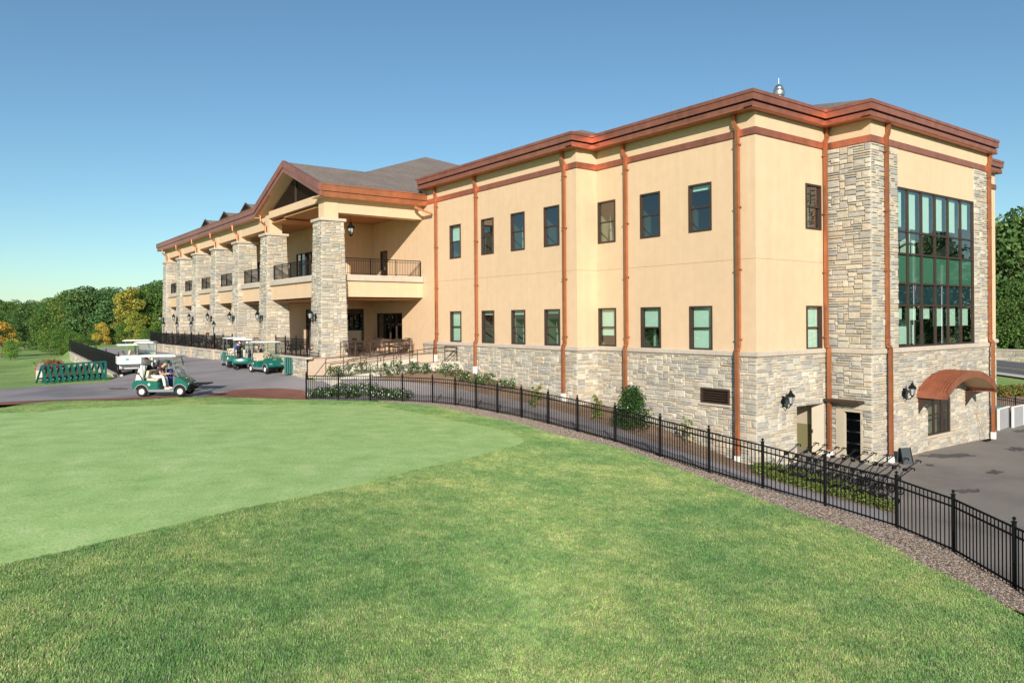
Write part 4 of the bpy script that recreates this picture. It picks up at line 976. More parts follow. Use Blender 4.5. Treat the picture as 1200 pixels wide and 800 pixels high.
# ------------------------------------------------------------------ golf carts (front = +x)
def wheel(par, x, y, r=.23, w=.20):
    s = 1 if y > 0 else -1; f = MB()
    f.lathe([(r*.55,-w/2),(r*.88,-w/2),(r,-w*.32),(r,w*.32),(r*.88,w/2),(r*.55,w/2),(r*.5,0),(r*.55,-w/2)], (x,y,r), 18, axis='y')
    o = f.build('wheel', rubber, par, smooth=True)
    f = MB(); f.lathe([(0,s*w*.42),(r*.15,s*w*.46),(r*.2,s*w*.36),(r*.5,s*w*.30),(r*.58,s*w*.5)], (x,y,r), 16, axis='y'); f.build('hub', white_pl, o)
def cart_body(par, bodym, roofm=white_pl, back='bag', seatm=cream_pl, windshield=True):
    wd_ = .58
    def shell(name, prof, y0, y1, m, r=.05):
        f = MB(); n = len(prof)
        for (ya, ins) in ((y0, .04), (y0+r, 0), (y1-r, 0), (y1, .04)):
            cx = sum(p[0] for p in prof)/n; cz = sum(p[1] for p in prof)/n
            for p in prof: f.v.append((p[0]+(cx-p[0])*ins*1.2, ya, p[1]+(cz-p[1])*ins*1.6))
        for b in range(3):
            for k in range(n): f.f.append((b*n+k, (b+1)*n+k, (b+1)*n+(k+1) % n, b*n+(k+1) % n)); f.c.append(None); f.m.append(0)
        f.f += [tuple(range(n)), tuple(range(4*n-1, 3*n-1, -1))]; f.c += [None]*2; f.m += [0]*2
        return f.build(name, m, par, smooth=True)
    arch = lambda cx, r, a0, a1, n=7: [(cx+r*math.cos(a0+(a1-a0)*k/n), .25+r*math.sin(a0+(a1-a0)*k/n)) for k in range(n+1)]
    rear = [(-1.20,.36),(-1.22,.52),(-1.15,.68),(-1.0,.74),(-.55,.72),(-.28,.68),(-.05,.62),(-.05,.30)]+arch(-.78,.30,0.2,math.pi-.2)
    shell('rear_body', rear, -wd_, wd_, bodym)
    front = [(.62,.34),(.62,.60),(.66,.80),(.78,.86),(1.0,.76),(1.17,.60),(1.24,.42),(1.20,.32)]+arch(.88,.28,.2,math.pi-.2)
    shell('front_cowl', front, -wd_+.02, wd_-.02, bodym)
    f = MB(); f.bbox(-.50,.62,-wd_+.01,wd_-.01,.24,.31,.02); f.bbox(-.5,.62,-wd_-.01,-wd_+.06,.20,.32,.02); f.bbox(-.5,.62,wd_-.06,wd_+.01,.20,.32,.02); f.build('floor_pan', grey_pl, par)
    for cx in (-.78,.88):
        f = MB()
        for s in (-1,1):
            pts = [(cx+.29*math.cos(t), s*(wd_+.0), .25+.29*math.sin(t)) for t in np.linspace(.1,math.pi-.1,9)]
            f.tube(pts, .028, 6)
        f.build('fender', grey_pl, par)
    for (x, y) in ((-.78,-.48),(-.78,.48),(.88,-.48),(.88,.48)): wheel(par, x, y)
    f = MB().bbox(-.62,-.12,-.50,.50,.66,.80,.05); f.build('seat', seatm, par)
    f = MB(); f.add([], []); f.beam((-.56,-.5,.97),(-.56,.5,.97),.10,.34,up=(.2,0,1)); f.build('backrest', seatm, par)
    f = MB(); f.bbox(-.98,.72,-.58,.58,1.74,1.80,.03); f.bbox(-.9,.64,-.5,.5,1.79,1.83,.02); f.build('roof', roofm, par)
    for s in (-1,1):
        f = MB(); f.tube([(.80,s*.50,.84),(.62,s*.53,1.3),(.50,s*.54,1.75)], .018, 6); f.build('strut', grey_pl, par)
        f = MB(); f.tube([(-.72,s*.52,.70),(-.76,s*.53,1.75)], .018, 6); f.tube([(-.72,s*.52,.80),(-.45,s*.54,.90),(-.2,s*.54,.78)], .014, 6); f.build('strut', grey_pl, par)
    if windshield:
        f = MB(); f.face([(.79,-.49,.86),(.79,.49,.86),(.60,.50,1.32),(.60,-.50,1.32)]); f.face([(.60,-.50,1.33),(.60,.50,1.33),(.50,.52,1.73),(.50,-.52,1.73)]); f.build('windshield', glass, par)
    f = MB(); f.tube([(.66,-.22,.78),(.40,-.22,.98)], .02, 6)
    f.lathe([(.15,-.012),(.175,0),(.15,.012),(.13,0),(.15,-.012)], (0,0,0), 16); k = len(f.v)
    rot = Matrix.Rotation(R(-48), 3, 'Y')
    for i in range(k-5*16, k): v = rot@Vector(f.v[i]); f.v[i] = (v.x+.39, v.y-.22, v.z+.99)
    f.build('steering_wheel', black, par)
    f = MB()
    for s in (-1,1): f.bbox(1.16,1.235,s*.36-.09,s*.36+.09,.50,.57,.015)
    f.build('headlights', lampglass, par)
    f = MB().bbox(1.18,1.30,-.52,.52,.26,.36,.03); f.build('bumper', black, par)
    f = MB().bbox(.95,1.0,-.1,.1,.76,.79,.01); f.lathe([(.0,-.006),(.045,-.006),(.06,0),(0,.004)], (-.45,-.585,.54), 10, axis='y'); f.build('badge', cream_pl, par)
    if back == 'bag':
        f = MB()
        for s in (-1,1): f.tube([(-.80,s*.42,.72),(-.98,s*.42,1.02),(-.98,s*.30,1.08)], .016, 6)
        f.tube([(-.98,-.42,1.02),(-.98,.42,1.02)], .016, 6); f.bbox(-1.16,-.86,-.44,.44,.50,.54,.01); f.build('bag_carrier', black, par)
def golf_bag(name, loc, rz, m, label, heads=None, group=None, tilt=.22):
    t = thing(name, loc, label, 'golf bag', group, rz)
    f = MB(); f.lathe([(0,0),(.12,0),(.135,.03),(.125,.4),(.13,.7),(.145,.82),(.13,.86),(.11,.82),(0,.8)], (0,0,0), 12)
    f.bbox(-.20,-.10,-.09,.09,.10,.42,.03); f.bbox(-.18,-.10,-.08,.08,.48,.68,.03); b = f.build('bag', m, t, smooth=True)
    MB().tube([(-.12,.0,.72),(-.24,.02,.55),(-.12,.0,.35)], .018, 5).build('strap', black, t)
    f = MB(); h = MB(); r = random.Random(len(label))
    for k in range(9):
        a = r.uniform(0,6.28); q = r.uniform(.02,.09); x, y = q*math.cos(a), q*math.sin(a); z = r.uniform(.98,1.16)
        f.tube([(x,y,.8),(x*1.3,y*1.3,z)], .006, 4)
        if k < 3: h.lathe([(0,z-.03),(.045,z),(.05,z+.05),(.03,z+.09),(0,z+.1)], (x*1.3,y*1.3,0), 8)
        else: f.bbox(x*1.3-.035,x*1.3+.035,y*1.3-.012,y*1.3+.012,z-.01,z+.035,.006)
    c = f.build('clubs', alu, t); h.build('head_cover', heads or black, t, smooth=True)
    t.rotation_euler = (0, tilt, rz)
    return t
def place_cart(px, py, z, rz):
    x, y, _ = g(px, py, z); return (x, y, tz(x, y)+.012)
VIEWA = math.atan2(RT[1], RT[0])   # heading that runs to the right of the picture
# 1 driver's cart
p1 = place_cart(193.5, 463.5, -3.35, 0); rz1 = VIEWA+.03
c1 = thing('golf_cart', p1, 'green golf cart with white roof and a driver, beside the putting green', 'golf cart', 'golf carts on the asphalt', rz1)
cart_body(c1, teal_pl)
f = MB(); f.bbox(1.22,2.0,-.42,.42,.50,.55,.015); f.tube([(1.2,-.3,.36),(1.75,-.3,.50)], .02, 5); f.tube([(1.2,.3,.36),(1.75,.3,.50)], .02, 5); f.build('front_tray', black, c1)
def loc_on(p, rz, x, y, z): return (p[0]+x*math.cos(rz)-y*math.sin(rz), p[1]+x*math.sin(rz)+y*math.cos(rz), p[2]+z)
golf_bag('golf_bag', loc_on(p1,rz1,-1.02,-.22,.52), rz1, white_pl, 'white golf bag strapped behind the driver of the green cart', red_pl)
golf_bag('golf_bag', loc_on(p1,rz1,-1.02,.24,.52), rz1, black, 'black golf bag on the far side of the driven cart', white_pl)
golf_bag('golf_bag', loc_on(p1,rz1,.05,.40,.30), rz1+1.2, blue_pl, 'blue golf bag standing on the far side floor of the driven cart', blue_pl, tilt=0)
# 2 parked cart facing camera-right
p2 = place_cart(312, 437.5, -3.15, 0); rz2 = VIEWA-.75
c2 = thing('golf_cart', p2, 'parked green golf cart with cream seats next to the slatted bin', 'golf cart', 'golf carts on the asphalt', rz2)
cart_body(c2, teal_pl)
golf_bag('golf_bag', loc_on(p2,rz2,-1.02,.2,.52), rz2, black, 'black golf bag with red covers on the cart next to the slatted bin', red_pl)
# 3 and 4: rear views with bags
p3 = place_cart(287, 431, -2.95, 0); rz3 = VIEWA+2.2
c3 = thing('golf_cart', p3, 'green golf cart seen from behind with two golf bags, beside a pillar', 'golf cart', 'golf carts on the asphalt', rz3-.4)
cart_body(c3, teal_pl, windshield=True)
golf_bag('golf_bag', loc_on(p3,rz3-.4,-1.05,-.24,.52), rz3-.4, grey_pl, 'grey golf bag on the left of the cart seen from behind', white_pl)
golf_bag('golf_bag', loc_on(p3,rz3-.4,-1.05,.24,.52), rz3-.4, black, 'black golf bag with a red cover on the cart seen from behind', red_pl)
p4 = place_cart(274, 428, -2.85, 0)
c4 = thing('golf_cart', p4, 'green golf cart farthest into the corner by the low terrace wall', 'golf cart', 'golf carts on the asphalt', rz3-.1)
cart_body(c4, teal_pl)
golf_bag('golf_bag', loc_on(p4,rz3-.1,-1.05,.0,.52), rz3-.1, blue_pl, 'dark blue golf bag on the cart by the low terrace wall', black)
# 5 white utility carts on the left
p5 = place_cart(149, 438.5, -3.3, 0); rz5 = VIEWA+math.pi/2+.55
c5 = thing('utility_cart', p5, 'white utility cart seen from behind, with a white cargo box', 'utility cart', 'white carts on the left', rz5)
cart_body(c5, white_pl, windshield=False)
f = MB(); f.bbox(-1.75,-.30,-.64,.64,.66,.72,.01)
for (a) in ((-1.75,-.30,-.64,-.60),(-1.75,-.30,.60,.64),(-1.75,-1.71,-.6,.6),(-.34,-.30,-.6,.6)): f.bbox(*a,.72,1.14,.008)
bxo = f.build('cargo_box', white_pl, c5)
f = MB(); f.add([(-1.756, .12+.11*math.cos(t), .95+.09*math.sin(t)) for t in np.linspace(0, 5.9, 12)], [tuple(range(12))]); f.bbox(-1.758,-1.752,-.35,-.05,.93,.965,.001); f.build('emblem', mat('emblem_teal',(.12,.42,.40),.6), bxo)
p6 = place_cart(163, 431, -3.2, 0)
c6 = thing('utility_cart', p6, 'white cart with cream seats parked behind the cargo box cart', 'utility cart', 'white carts on the left', VIEWA+.4)
cart_body(c6, white_pl, windshield=False)
p7 = place_cart(171, 436, -3.25, 0)
c7 = thing('utility_cart', p7, 'white cart partly hidden behind the driven green cart, its blue-grey windshield showing', 'utility cart', 'white carts on the left', VIEWA-math.pi/2+.3)
cart_body(c7, white_pl, windshield=True)
# ------------------------------------------------------------------ people (one skinned body each)
skin = mat('skin', (.55,.30,.20), .6); hair = mat('hair', (.06,.035,.02), .8); cloth_w = mat('white_cloth', (.72,.70,.66), .85); cloth_b = mat('brown_shirt', (.05,.035,.035), .85); cap_g = mat('green_cap', (.01,.10,.06), .8)
def skin_body(par, name, J, E, m, root=0):
    me = bpy.data.meshes.new(name); me.from_pydata([j[0] for j in J], E, []); o = bpy.data.objects.new(name, me); COL.objects.link(o)
    md = o.modifiers.new('s', 'SKIN')
    for v, j in zip(me.skin_vertices[0].data, J): r = j[1]; v.radius = (r, r) if not isinstance(r, tuple) else r
    me.skin_vertices[0].data[root].use_root = True
    md2 = o.modifiers.new('d', 'SUBSURF'); md2.levels = 2; md2.render_levels = 2
    dg = bpy.context.evaluated_depsgraph_get(); me2 = bpy.data.meshes.new_from_object(o.evaluated_get(dg)); bpy.data.objects.remove(o)
    me2.name = name
    o = bpy.data.objects.new(name, me2); COL.objects.link(o); me2.materials.clear(); me2.materials.append(m)
    me2.polygons.foreach_set('use_smooth', [True]*len(me2.polygons)); o.parent = par; return o
def seated_person(loc, rz, label, shirt, trousers, capm, lean=.25, hands=((.40,.22,.22),(.40,-.22,.22))):
    """seated, pelvis at origin (seat height), facing +x"""
    t = thing('person', loc, label, 'person', rz=rz)
    lx = lean
    P_ = dict(pel=(0,0,.10), bel=(lx*.25,0,.25), chest=(lx*.75,0,.42), neck=(lx*1.15,0,.56), head=(lx*1.4+.03,0,.66), top=(lx*1.45+.03,0,.76))
    J = [(P_['pel'],(.15,.12)),(P_['bel'],(.14,.11)),(P_['chest'],(.16,.12)),(P_['neck'],.055),(P_['head'],(.085,.095)),(P_['top'],(.07,.08))]; E = [(0,1),(1,2),(2,3),(3,4),(4,5)]
    for s, hd in ((1,hands[0]),(-1,hands[1])):
        b = len(J); sh = (lx*.95, s*.18, .47); el = (lx*.8+.10, s*.25, .24)
        J += [(sh,.058),(el,.042),(hd,.028),((hd[0]+.06,hd[1],hd[2]+.01),(.035,.018))]; E += [(2,b),(b,b+1),(b+1,b+2),(b+2,b+3)]
        for k in range(4):
            y = hd[1]+(-.027+.018*k); J += [((hd[0]+.11,y,hd[2]+.01),.009),((hd[0]+.145,y,hd[2]-.01),.008)]; q = len(J); E += [(b+3,q-2),(q-2,q-1)]
        J += [((hd[0]+.07,hd[1]-s*.045,hd[2]+.015),.010),((hd[0]+.10,hd[1]-s*.055,hd[2]+.01),.008)]; q = len(J); E += [(b+3,q-2),(q-2,q-1)]
    for s in (1,-1):
        b = len(J); J += [((.06,s*.09,.07),.085),((.45,s*.13,.10),.062),((.52,s*.13,-.30),.042),((.55,s*.13,-.37),.04),((.68,s*.14,-.39),.035)]; E += [(0,b),(b,b+1),(b+1,b+2),(b+2,b+3),(b+3,b+4)]
    body = skin_body(t, 'body', J, E, skin)
    # clothes: slightly thicker skinned layers
    J2 = [(P_['pel'],(.165,.13)),(P_['bel'],(.155,.125)),(P_['chest'],(.175,.135)),((lx*1.05,0,.52),.075)]; E2 = [(0,1),(1,2),(2,3)]
    for s in (1,-1): b = len(J2); J2 += [((lx*.95,s*.18,.47),.07),((lx*.85+.06,s*.225,.33),.062)]; E2 += [(2,b),(b,b+1)]
    skin_body(t, 'shirt', J2, E2, shirt)
    J3 = [((0,0,.10),(.17,.14)),((.0,0,.18),(.16,.13))]; E3 = [(0,1)]
    for s in (1,-1): b = len(J3); J3 += [((.08,s*.095,.08),.098),((.45,s*.13,.11),.078),((.51,s*.13,-.2),.062),((.53,s*.13,-.33),.06)]; E3 += [(0,b),(b,b+1),(b+1,b+2),(b+2,b+3)]
    skin_body(t, 'trousers', J3, E3, trousers)
    hx, hz = P_['top'][0], P_['top'][2]
    f = MB(); f.lathe([(.098,hz-.05),(.105,hz),(.09,hz+.06),(.05,hz+.09),(0,hz+.10)], (hx,0,0), 14); f.bbox(hx+.06,hx+.20,-.07,.07,hz-.035,hz-.02,.006); f.build('cap', capm, t, smooth=True)
    f = MB()
    for s in (-1,1): f.lathe([(0,-.012),(.012,0),(0,.012)], (hx+.082,s*.033,hz-.075), 6)
    f.build('eyes', black, t); MB().lathe([(.018,hz-.15),(.016,hz-.12),(.006,hz-.09)], (hx+.10,0,0), 6).build('nose', skin, t)
    f = MB().bbox(.50,.76,.09,.17,-.46,-.38,.03).bbox(.50,.76,-.17,-.09,-.46,-.38,.03); f.build('shoes', white_pl, t)
    return t
seated_person(loc_on(p1,rz1,-.38,-.22,.76), rz1, 'person in brown shirt, white trousers and dark cap leaning forward in the green cart', cloth_b, cloth_w, cap_g, .34, ((.66,.08,.22),(.66,-.16,.22)))
cx, cy = 16.3+.72, 59.5
seated_person((15.6,59.6,-1.74), -1.7, 'person in white shirt and dark red cap seated behind the terrace fence', cloth_w, mat('khaki',(.35,.27,.17),.9), mat('dark_red',(.12,.02,.02),.8), .12)
# ------------------------------------------------------------------ push trolleys by the doors
tr = thing('push_trolley', (0,0,0), 'black golf push trolley in the parked rows by the service doors', 'golf trolley', 'black push trolleys by the service doors')
for s in (-1,1):
    f = MB(); f.lathe([(.12,-.02),(.145,-.02),(.15,0),(.145,.02),(.12,.02),(.12,-.02)], (0,s*.30,.15), 16, axis='y')
    for k in range(5): a = k*2*math.pi/5; f.beam((0,s*.30,.15),(.125*math.cos(a),s*.30,.15+.125*math.sin(a)),.015)
    f.build('wheel', black, tr)
f = MB(); f.lathe([(.09,-.018),(.11,-.018),(.115,0),(.11,.018),(.09,.018),(.09,-.018)], (-.55,0,.115), 14, axis='y'); f.beam((-.55,-.02,.115),(-.46,0,.2),.02); f.build('front_wheel', black, tr)
f = MB(); f.tube([(-.55,0,.2),(0,0,.34),(.35,0,.78)], .02, 6); f.tube([(0,-.30,.15),(-.05,0,.33),(0,.30,.15)], .014, 6); f.tube([(-.12,0,.3),(.1,0,.62)], .014, 6); f.bbox(-.28,-.10,-.10,.10,.28,.31,.01); f.build('frame', black, tr)
f = MB(); f.tube([(.35,0,.78),(.95,0,1.10)], .018, 6); f.tube([(.90,-.14,1.06),(.97,-.1,1.11),(.97,.1,1.11),(.90,.14,1.06)], .02, 6); f.bbox(.33,.48,-.06,.06,.76,.86,.02); f.build('handle', black, tr)
tsp = []
def at0(px, dep): d = ray(px, HY); return (d[0]*dep/FPX, d[1]*dep/FPX)
for r_i, (ax, ay, bx_, by_, n) in enumerate(((*at0(932,29.0),*at0(1048,26.6),11),(*at0(908,27.2),*at0(1040,24.9),11))):
    for k in range(n):
        s_ = k/(n-1); tsp.append((ax+(bx_-ax)*s_+rnd.uniform(-.05,.05), ay+(by_-ay)*s_+rnd.uniform(-.08,.08), -.15+rnd.uniform(-.12,.12)+.1))
for i, (x, y, a) in enumerate(tsp):
    o = tr if i == 0 else copy_tree(tr); o.location = (x, y, tz(x,y)+.004); o.rotation_euler = (0,0,VIEWA+.30+a)
# mat / sign board leaning at the pier, broom
bo = thing('sandwich_board', (31.95,15.35,tz(31.95,15.35)), 'small black folding board beside the downspout at the stone pier', 'sign board', rz=-.35)
f = MB(); f.beam((0,-.22,0),(0,-.06,.62),.5,.03,up=(0,1,.2)); f.beam((0,.16,0),(0,.0,.62),.5,.03,up=(0,1,-.2)); f.build('panel', mat('board_face',(.06,.07,.07),.5), bo)
f = MB()
for s in (-.26,.26): f.beam((s,-.24,0),(s,-.07,.66),.03,.035)
f.build('frame', black, bo)
br = thing('broom', (40.6,15.55,tz(40.6,15.55)), 'long handled broom leaning against the stone wall near the last downspout', 'broom')
MB().tube([(0,0,.05),(-.28,.28,1.35)], .014, 6).build('handle', mat('broom_wood',(.28,.2,.12),.7), br); MB().bbox(-.1,.5,-.08,.08,.0,.09,.02).build('head', black, br)
# ------------------------------------------------------------------ right side, beyond the building
wb = thing('trash_bin', (47.6,14.6,0), 'blue-black wheeled bin beside the pale enclosure panels', 'bin')
bxx = g(1168.5,497,-6.05); wb.location = (bxx[0], bxx[1], tz(bxx[0],bxx[1]))
f = MB(); f.add([(-.24,-.25,0),(.24,-.25,0),(.24,.25,0),(-.24,.25,0),(-.3,-.32,.95),(.3,-.32,.95),(.3,.32,.95),(-.3,.32,.95)], [(0,3,2,1),(4,5,6,7),(0,1,5,4),(1,2,6,5),(2,3,7,6),(3,0,4,7)]); f.build('body', mat('bin_body',(.04,.06,.08),.5), wb)
MB().bbox(-.33,.33,-.36,.36,.95,1.05,.03).build('lid', mat('bin_lid',(.08,.22,.30),.5), wb)
ea, eb, ec = g(1172,502,-6.1), g(1187,500,-6.08), g(1225,490,-6.05)
en = thing('enclosure', tuple(ea), 'pale grey panelled enclosure at the right edge of the driveway', 'enclosure'); BASE[en.name] = tuple(ea)
for (a, b, zz) in ((g(1170,503,-6.1), g(1182,499,-6.1), 1.2),(g(1187,500,-6.1), g(1199,497,-6.1), 1.2),(g(1203,496,-6.1), g(1225,491,-6.1), 1.2)):
    f = MB(); z = tz(a[0],a[1]); f.beam((a[0],a[1],z+.55),(b[0],b[1],z+.55),.06,1.1); o = f.build('panel', mat('grey_panel',(.36,.36,.37),.7,noise=(3,.1)), en)
    f = MB(); f.beam((a[0],a[1],z+1.13),(b[0],b[1],z+1.13),.1,.06)
    for p in (a, b): f.box(p[0]-.05,p[0]+.05,p[1]-.05,p[1]+.05,z,z+1.16)
    f.build('frame', cloth_w, o)
f2p = [g(px, py, z) for px, py, z in ((1140,483,-5.6),(1163,481,-5.6),(1190,484,-5.6),(1222,488,-5.6),(1255,492,-5.6))]
picket_fence('picket_fence', [(p[0],p[1],tz(p[0],p[1])) for p in f2p], 'black picket fence on the mulch slope at the far right', h=1.3)
# street, verge and stone wall at the right
rr = lambda a, b: H([(x, y) for x, y in a])+H([(x, y) for x, y in b])[::-1]
street_poly = rr([(1120,434),(1165,437),(1200,441.5),(1260,450)], [(1120,420.5),(1165,422.5),(1200,426.5),(1260,434)])
zone('street', street_poly, mat('street_asphalt',(.14,.135,.14),.85,noise=(1.5,.12)), .5, lift=.10)
curb = H([(1120,434.2),(1165,437.2),(1200,441.7),(1260,450.2)]); curb_lo = H([(1120,436.8),(1165,439.8),(1200,444.8),(1260,453.5)])
zone('kerb', curb+curb_lo[::-1], concrete, .4, lift=.13)
ln = H([(1120,428.5),(1165,431),(1200,435),(1260,443)]); ln2 = H([(1120,429),(1165,431.6),(1200,435.7),(1260,443.8)])
zone('road_markings', ln+ln2[::-1], mat('yellow_paint',(.55,.42,.10),.7), .3, lift=.13)
vb = rr([(1120,482),(1165,484),(1200,488),(1260,498)], [(1120,455),(1165,456),(1200,458),(1260,464)])
zone('verge_mulch', vb, m_bed, .5, lift=.06)
sw0, sw1 = hit(1120,420), hit(1262,426.5)
t = thing('stone_retaining_wall', (sw0[0],sw0[1],tz(*sw0)), 'long grey fieldstone wall across the street at the right', 'wall'); BASE[t.name] = (sw0[0],sw0[1],tz(*sw0))
a = Vector((*sw0,0)); b = Vector((*sw1,0)); L = (b-a).length; d_ = (b-a)/L; nn = Vector((d_.y,-d_.x,0))
if nn.dot(Vector((a.x,a.y,0))) > 0: nn = -nn
f = MB(); z0 = min(tz(*sw0),tz(*sw1))-.3; stones(f, plane_fn((a.x,a.y,z0), (d_.x,d_.y)), L, 1.35, nn, seed=77, mu=.2, mv=.13); f.build('masonry', mat('fieldstone',(.3,.3,.3),.9,noise=(3,.3),attr=True), t)
f = MB(); f.beam((a.x-nn.x*.2,a.y-nn.y*.2,z0+1.4),(b.x-nn.x*.2,b.y-nn.y*.2,z0+1.4),.6,.12); f.build('coping', limestone, t)
# two flagpoles and flag that the tall window mirrors (they stand outside the frame)
fp = thing('flagpole', (54,6.8,-6), 'white flagpole with a striped red white and blue flag, seen in the tall window', 'flagpole')
MB().lathe([(.09,0),(.05,11),(0,11.02)], (0,0,0), 10).lathe([(0,11),(.1,11.1),(0,11.2)], (0,0,0), 10).build('pole', white_pl, fp)
f = MB(); h_ = MB(); c_ = MB()
for k in range(13):
    for i in range(10):
        P = lambda u, v: (.08+u*.75+.08*math.sin(v*5+u*4), .22*math.sin(u*7+v*2), 9.3-v*1.0-u*1.3)
        a0, a1, b0, b1 = i/10, (i+1)/10, k/13*1.6, (k+1)/13*1.6
        (c_ if (i < 4 and k < 7) else (f if k % 2 == 0 else h_)).face([P(a0,b0),P(a1,b0),P(a1,b1),P(a0,b1)])
fl = f.build('flag_red_stripes', red_pl, fp); h_.build('flag_white_stripes', cloth_w, fl); c_.build('flag_canton', blue_pl, fl)
fp2 = thing('flagpole', (58.3,6.8,-6), 'bare white flagpole to the right in the tall window', 'flagpole')
MB().lathe([(.09,0),(.05,9.5),(0,9.52)], (0,0,0), 10).lathe([(0,9.5),(.1,9.6),(0,9.7)], (0,0,0), 10).build('pole', white_pl, fp2)
# ------------------------------------------------------------------ plants
def foliage_mat(name, trans=.25):
    m = bpy.data.materials.new(name); m.use_nodes = True; nt = m.node_tree; N = nt.nodes; L = nt.links
    b = N['Principled BSDF']; b.inputs['Roughness'].default_value = .65; b.inputs['Specular IOR Level'].default_value = .25
    a = N.new('ShaderNodeAttribute'); a.attribute_name = 'Col'; oi = N.new('ShaderNodeObjectInfo')
    mx = N.new('ShaderNodeMix'); mx.data_type = 'RGBA'; mx.blend_type = 'MULTIPLY'; mx.inputs[0].default_value = 1
    L.new(a.outputs['Color'], mx.inputs[6]); L.new(oi.outputs['Color'], mx.inputs[7]); L.new(mx.outputs[2], b.inputs['Base Color'])
    tr_ = N.new('ShaderNodeBsdfTranslucent'); L.new(mx.outputs[2], tr_.inputs[0]); ms = N.new('ShaderNodeMixShader'); ms.inputs[0].default_value = trans
    L.new(b.outputs[0], ms.inputs[1]); L.new(tr_.outputs[0], ms.inputs[2]); L.new(ms.outputs[0], N['Material Output'].inputs[0]); return m
leafm = foliage_mat('foliage'); barkm = mat('bark', (.13,.10,.075), .9, noise=(6,.3), bump=(12,.8))
def leaves(mb, r, c, rad, n, size, cols, flat=1.0, up=.3):
    for _ in range(n):
        while True:
            v = Vector((r.uniform(-1,1), r.uniform(-1,1), r.uniform(-1,1)))
            if .25 < v.length < 1: break
        v = v.normalized()*(v.length**.5); p = Vector(c)+Vector((v.x*rad, v.y*rad, v.z*rad*flat))
        nrm = (v*.6+Vector((r.gauss(0,.6), r.gauss(0,.6), up+r.gauss(0,.5)))).normalized()
        a = nrm.orthogonal().normalized(); a = Matrix.Rotation(r.uniform(0,6.28), 3, nrm)@a; b = nrm.cross(a); s = size*r.uniform(.6,1.3)
        col = r.choice(cols); k = r.uniform(.7,1.25); col = tuple(x*k for x in col)
        mb.face([p-a*s*.5, p+b*s*.32, p+a*s*.55, p-b*s*.32], col)
GRN = [(.090,.17,.045),(.12,.21,.055),(.060,.125,.035),(.16,.23,.065),(.095,.19,.06)]
YEL = [(.46,.37,.06),(.52,.42,.08),(.30,.30,.06),(.18,.24,.05)]
ORG = [(.56,.36,.06),(.52,.40,.08),(.34,.30,.06)]
def crown_mesh(name, seed, h, rad, nl, size, cols, nclump=26, base=.12):
    r = random.Random(seed); mb = MB(); cl = []
    for k in range(nclump):
        t = base+(1-base)*((k+.5)/nclump); prof = math.sin(math.pi*min(1, (t-base)/(1-base)*.86+.14))**.6
        a = r.uniform(0,6.28); q = rad*prof*r.uniform(.35,.85); cr = rad*r.uniform(.28,.46)
        c = (q*math.cos(a), q*math.sin(a), h*t-(cr*.6 if t > .85 else 0)); cl.append((c, cr))
        cc = [tuple(x*kk for x in co) for co in r.sample(cols, min(3, len(cols))) for kk in (r.uniform(.8,1.2),)]
        leaves(mb, r, c, cr, nl//nclump, size, cc, .75)
    return mb, cl
def trunk_mb(seed, h, cl, r0=.22):
    r = random.Random(seed); mb = MB(); ax = [(0,0,-.6),(.05,.03,h*.25),(r.uniform(-.2,.2),r.uniform(-.2,.2),h*.5),(r.uniform(-.3,.3),0,h*.8)]
    mb.tube(ax, [r0*1.2,r0,r0*.7,r0*.2], 8)
    for (c, cr) in cl[::2]:
        z = c[2]*.62; a = Vector((0,0,z)); m_ = Vector(c)*.5+a*.5+Vector((0,0,.2)); mb.tube([a, m_, Vector(c)], [r0*.4,r0*.22,r0*.06], 5)
    return mb
TREES = []
def make_tree(name, seed, h, rad, nl, size, cols, nclump=26, base=.12, r0=.22):
    cm, cl = crown_mesh('crown', seed, h, rad, nl, size, cols, nclump, base); return (trunk_mb(seed, h, cl, r0), cm)
def put_tree(spec, loc, rz, s, label, group=None, name='tree', tint=(1,1,1), cat='tree', squash=1):
    t = thing(name, loc, label, cat, group, rz); t.scale = (s, s, s*squash)
    if isinstance(spec, dict):
        a = bpy.data.objects.new('trunk', spec['t']); b = bpy.data.objects.new('crown', spec['c'])
        for o in (a, b): COL.objects.link(o); o.parent = t
    b.color = (*tint, 1); return t
def spec(seed, h, rad, nl, size, cols, **k):
    tm, cm = make_tree('t', seed, h, rad, nl, size, cols, **k)
    a = tm.build('trunk', barkm); b = cm.build('crown', leafm); d = dict(t=a.data, c=b.data)
    bpy.data.objects.remove(a); bpy.data.objects.remove(b); return d
SP = [spec(i+1, 12, rad, 9000, .36, GRN, nclump=nc, base=bs) for i, (rad, nc, bs) in enumerate(((4.6,34,.10),(5.4,40,.14),(3.9,30,.08),(5.0,44,.18)))]
SPY = spec(11, 11, 3.4, 7000, .34, YEL, nclump=26); SPO = spec(12, 9, 3.6, 6000, .34, ORG, nclump=26)
LB = ['dark green round-crowned tree in the wood at the left','mid green broad tree in the wood at the left','bluish green tree in the wood at the left','olive green tree with spreading crown in the wood at the left']
def at(px, dep):
    """plan point on the viewing direction px at a distance dep along the view"""
    d = ray(px, HY); return (d[0]*dep/FPX, d[1]*dep/FPX)
rt_ = random.Random(5)
def tree_at(px, dep, top_py, sp, label, group, tint=(1,1,1), name='tree', h0=12):
    x, y = at(px, dep); z = tz(x, y); ztop = (376-.007*(px)-top_py+0)/FPX*dep if False else ((HY-(px-600)*.007)-top_py)/FPX*dep
    s = (ztop-z)/h0*1.02; return put_tree(sp, (x,y,z), rt_.uniform(0,6.28), s, label, group, name, tint)
woods = 'trees of the wood behind the fairway'
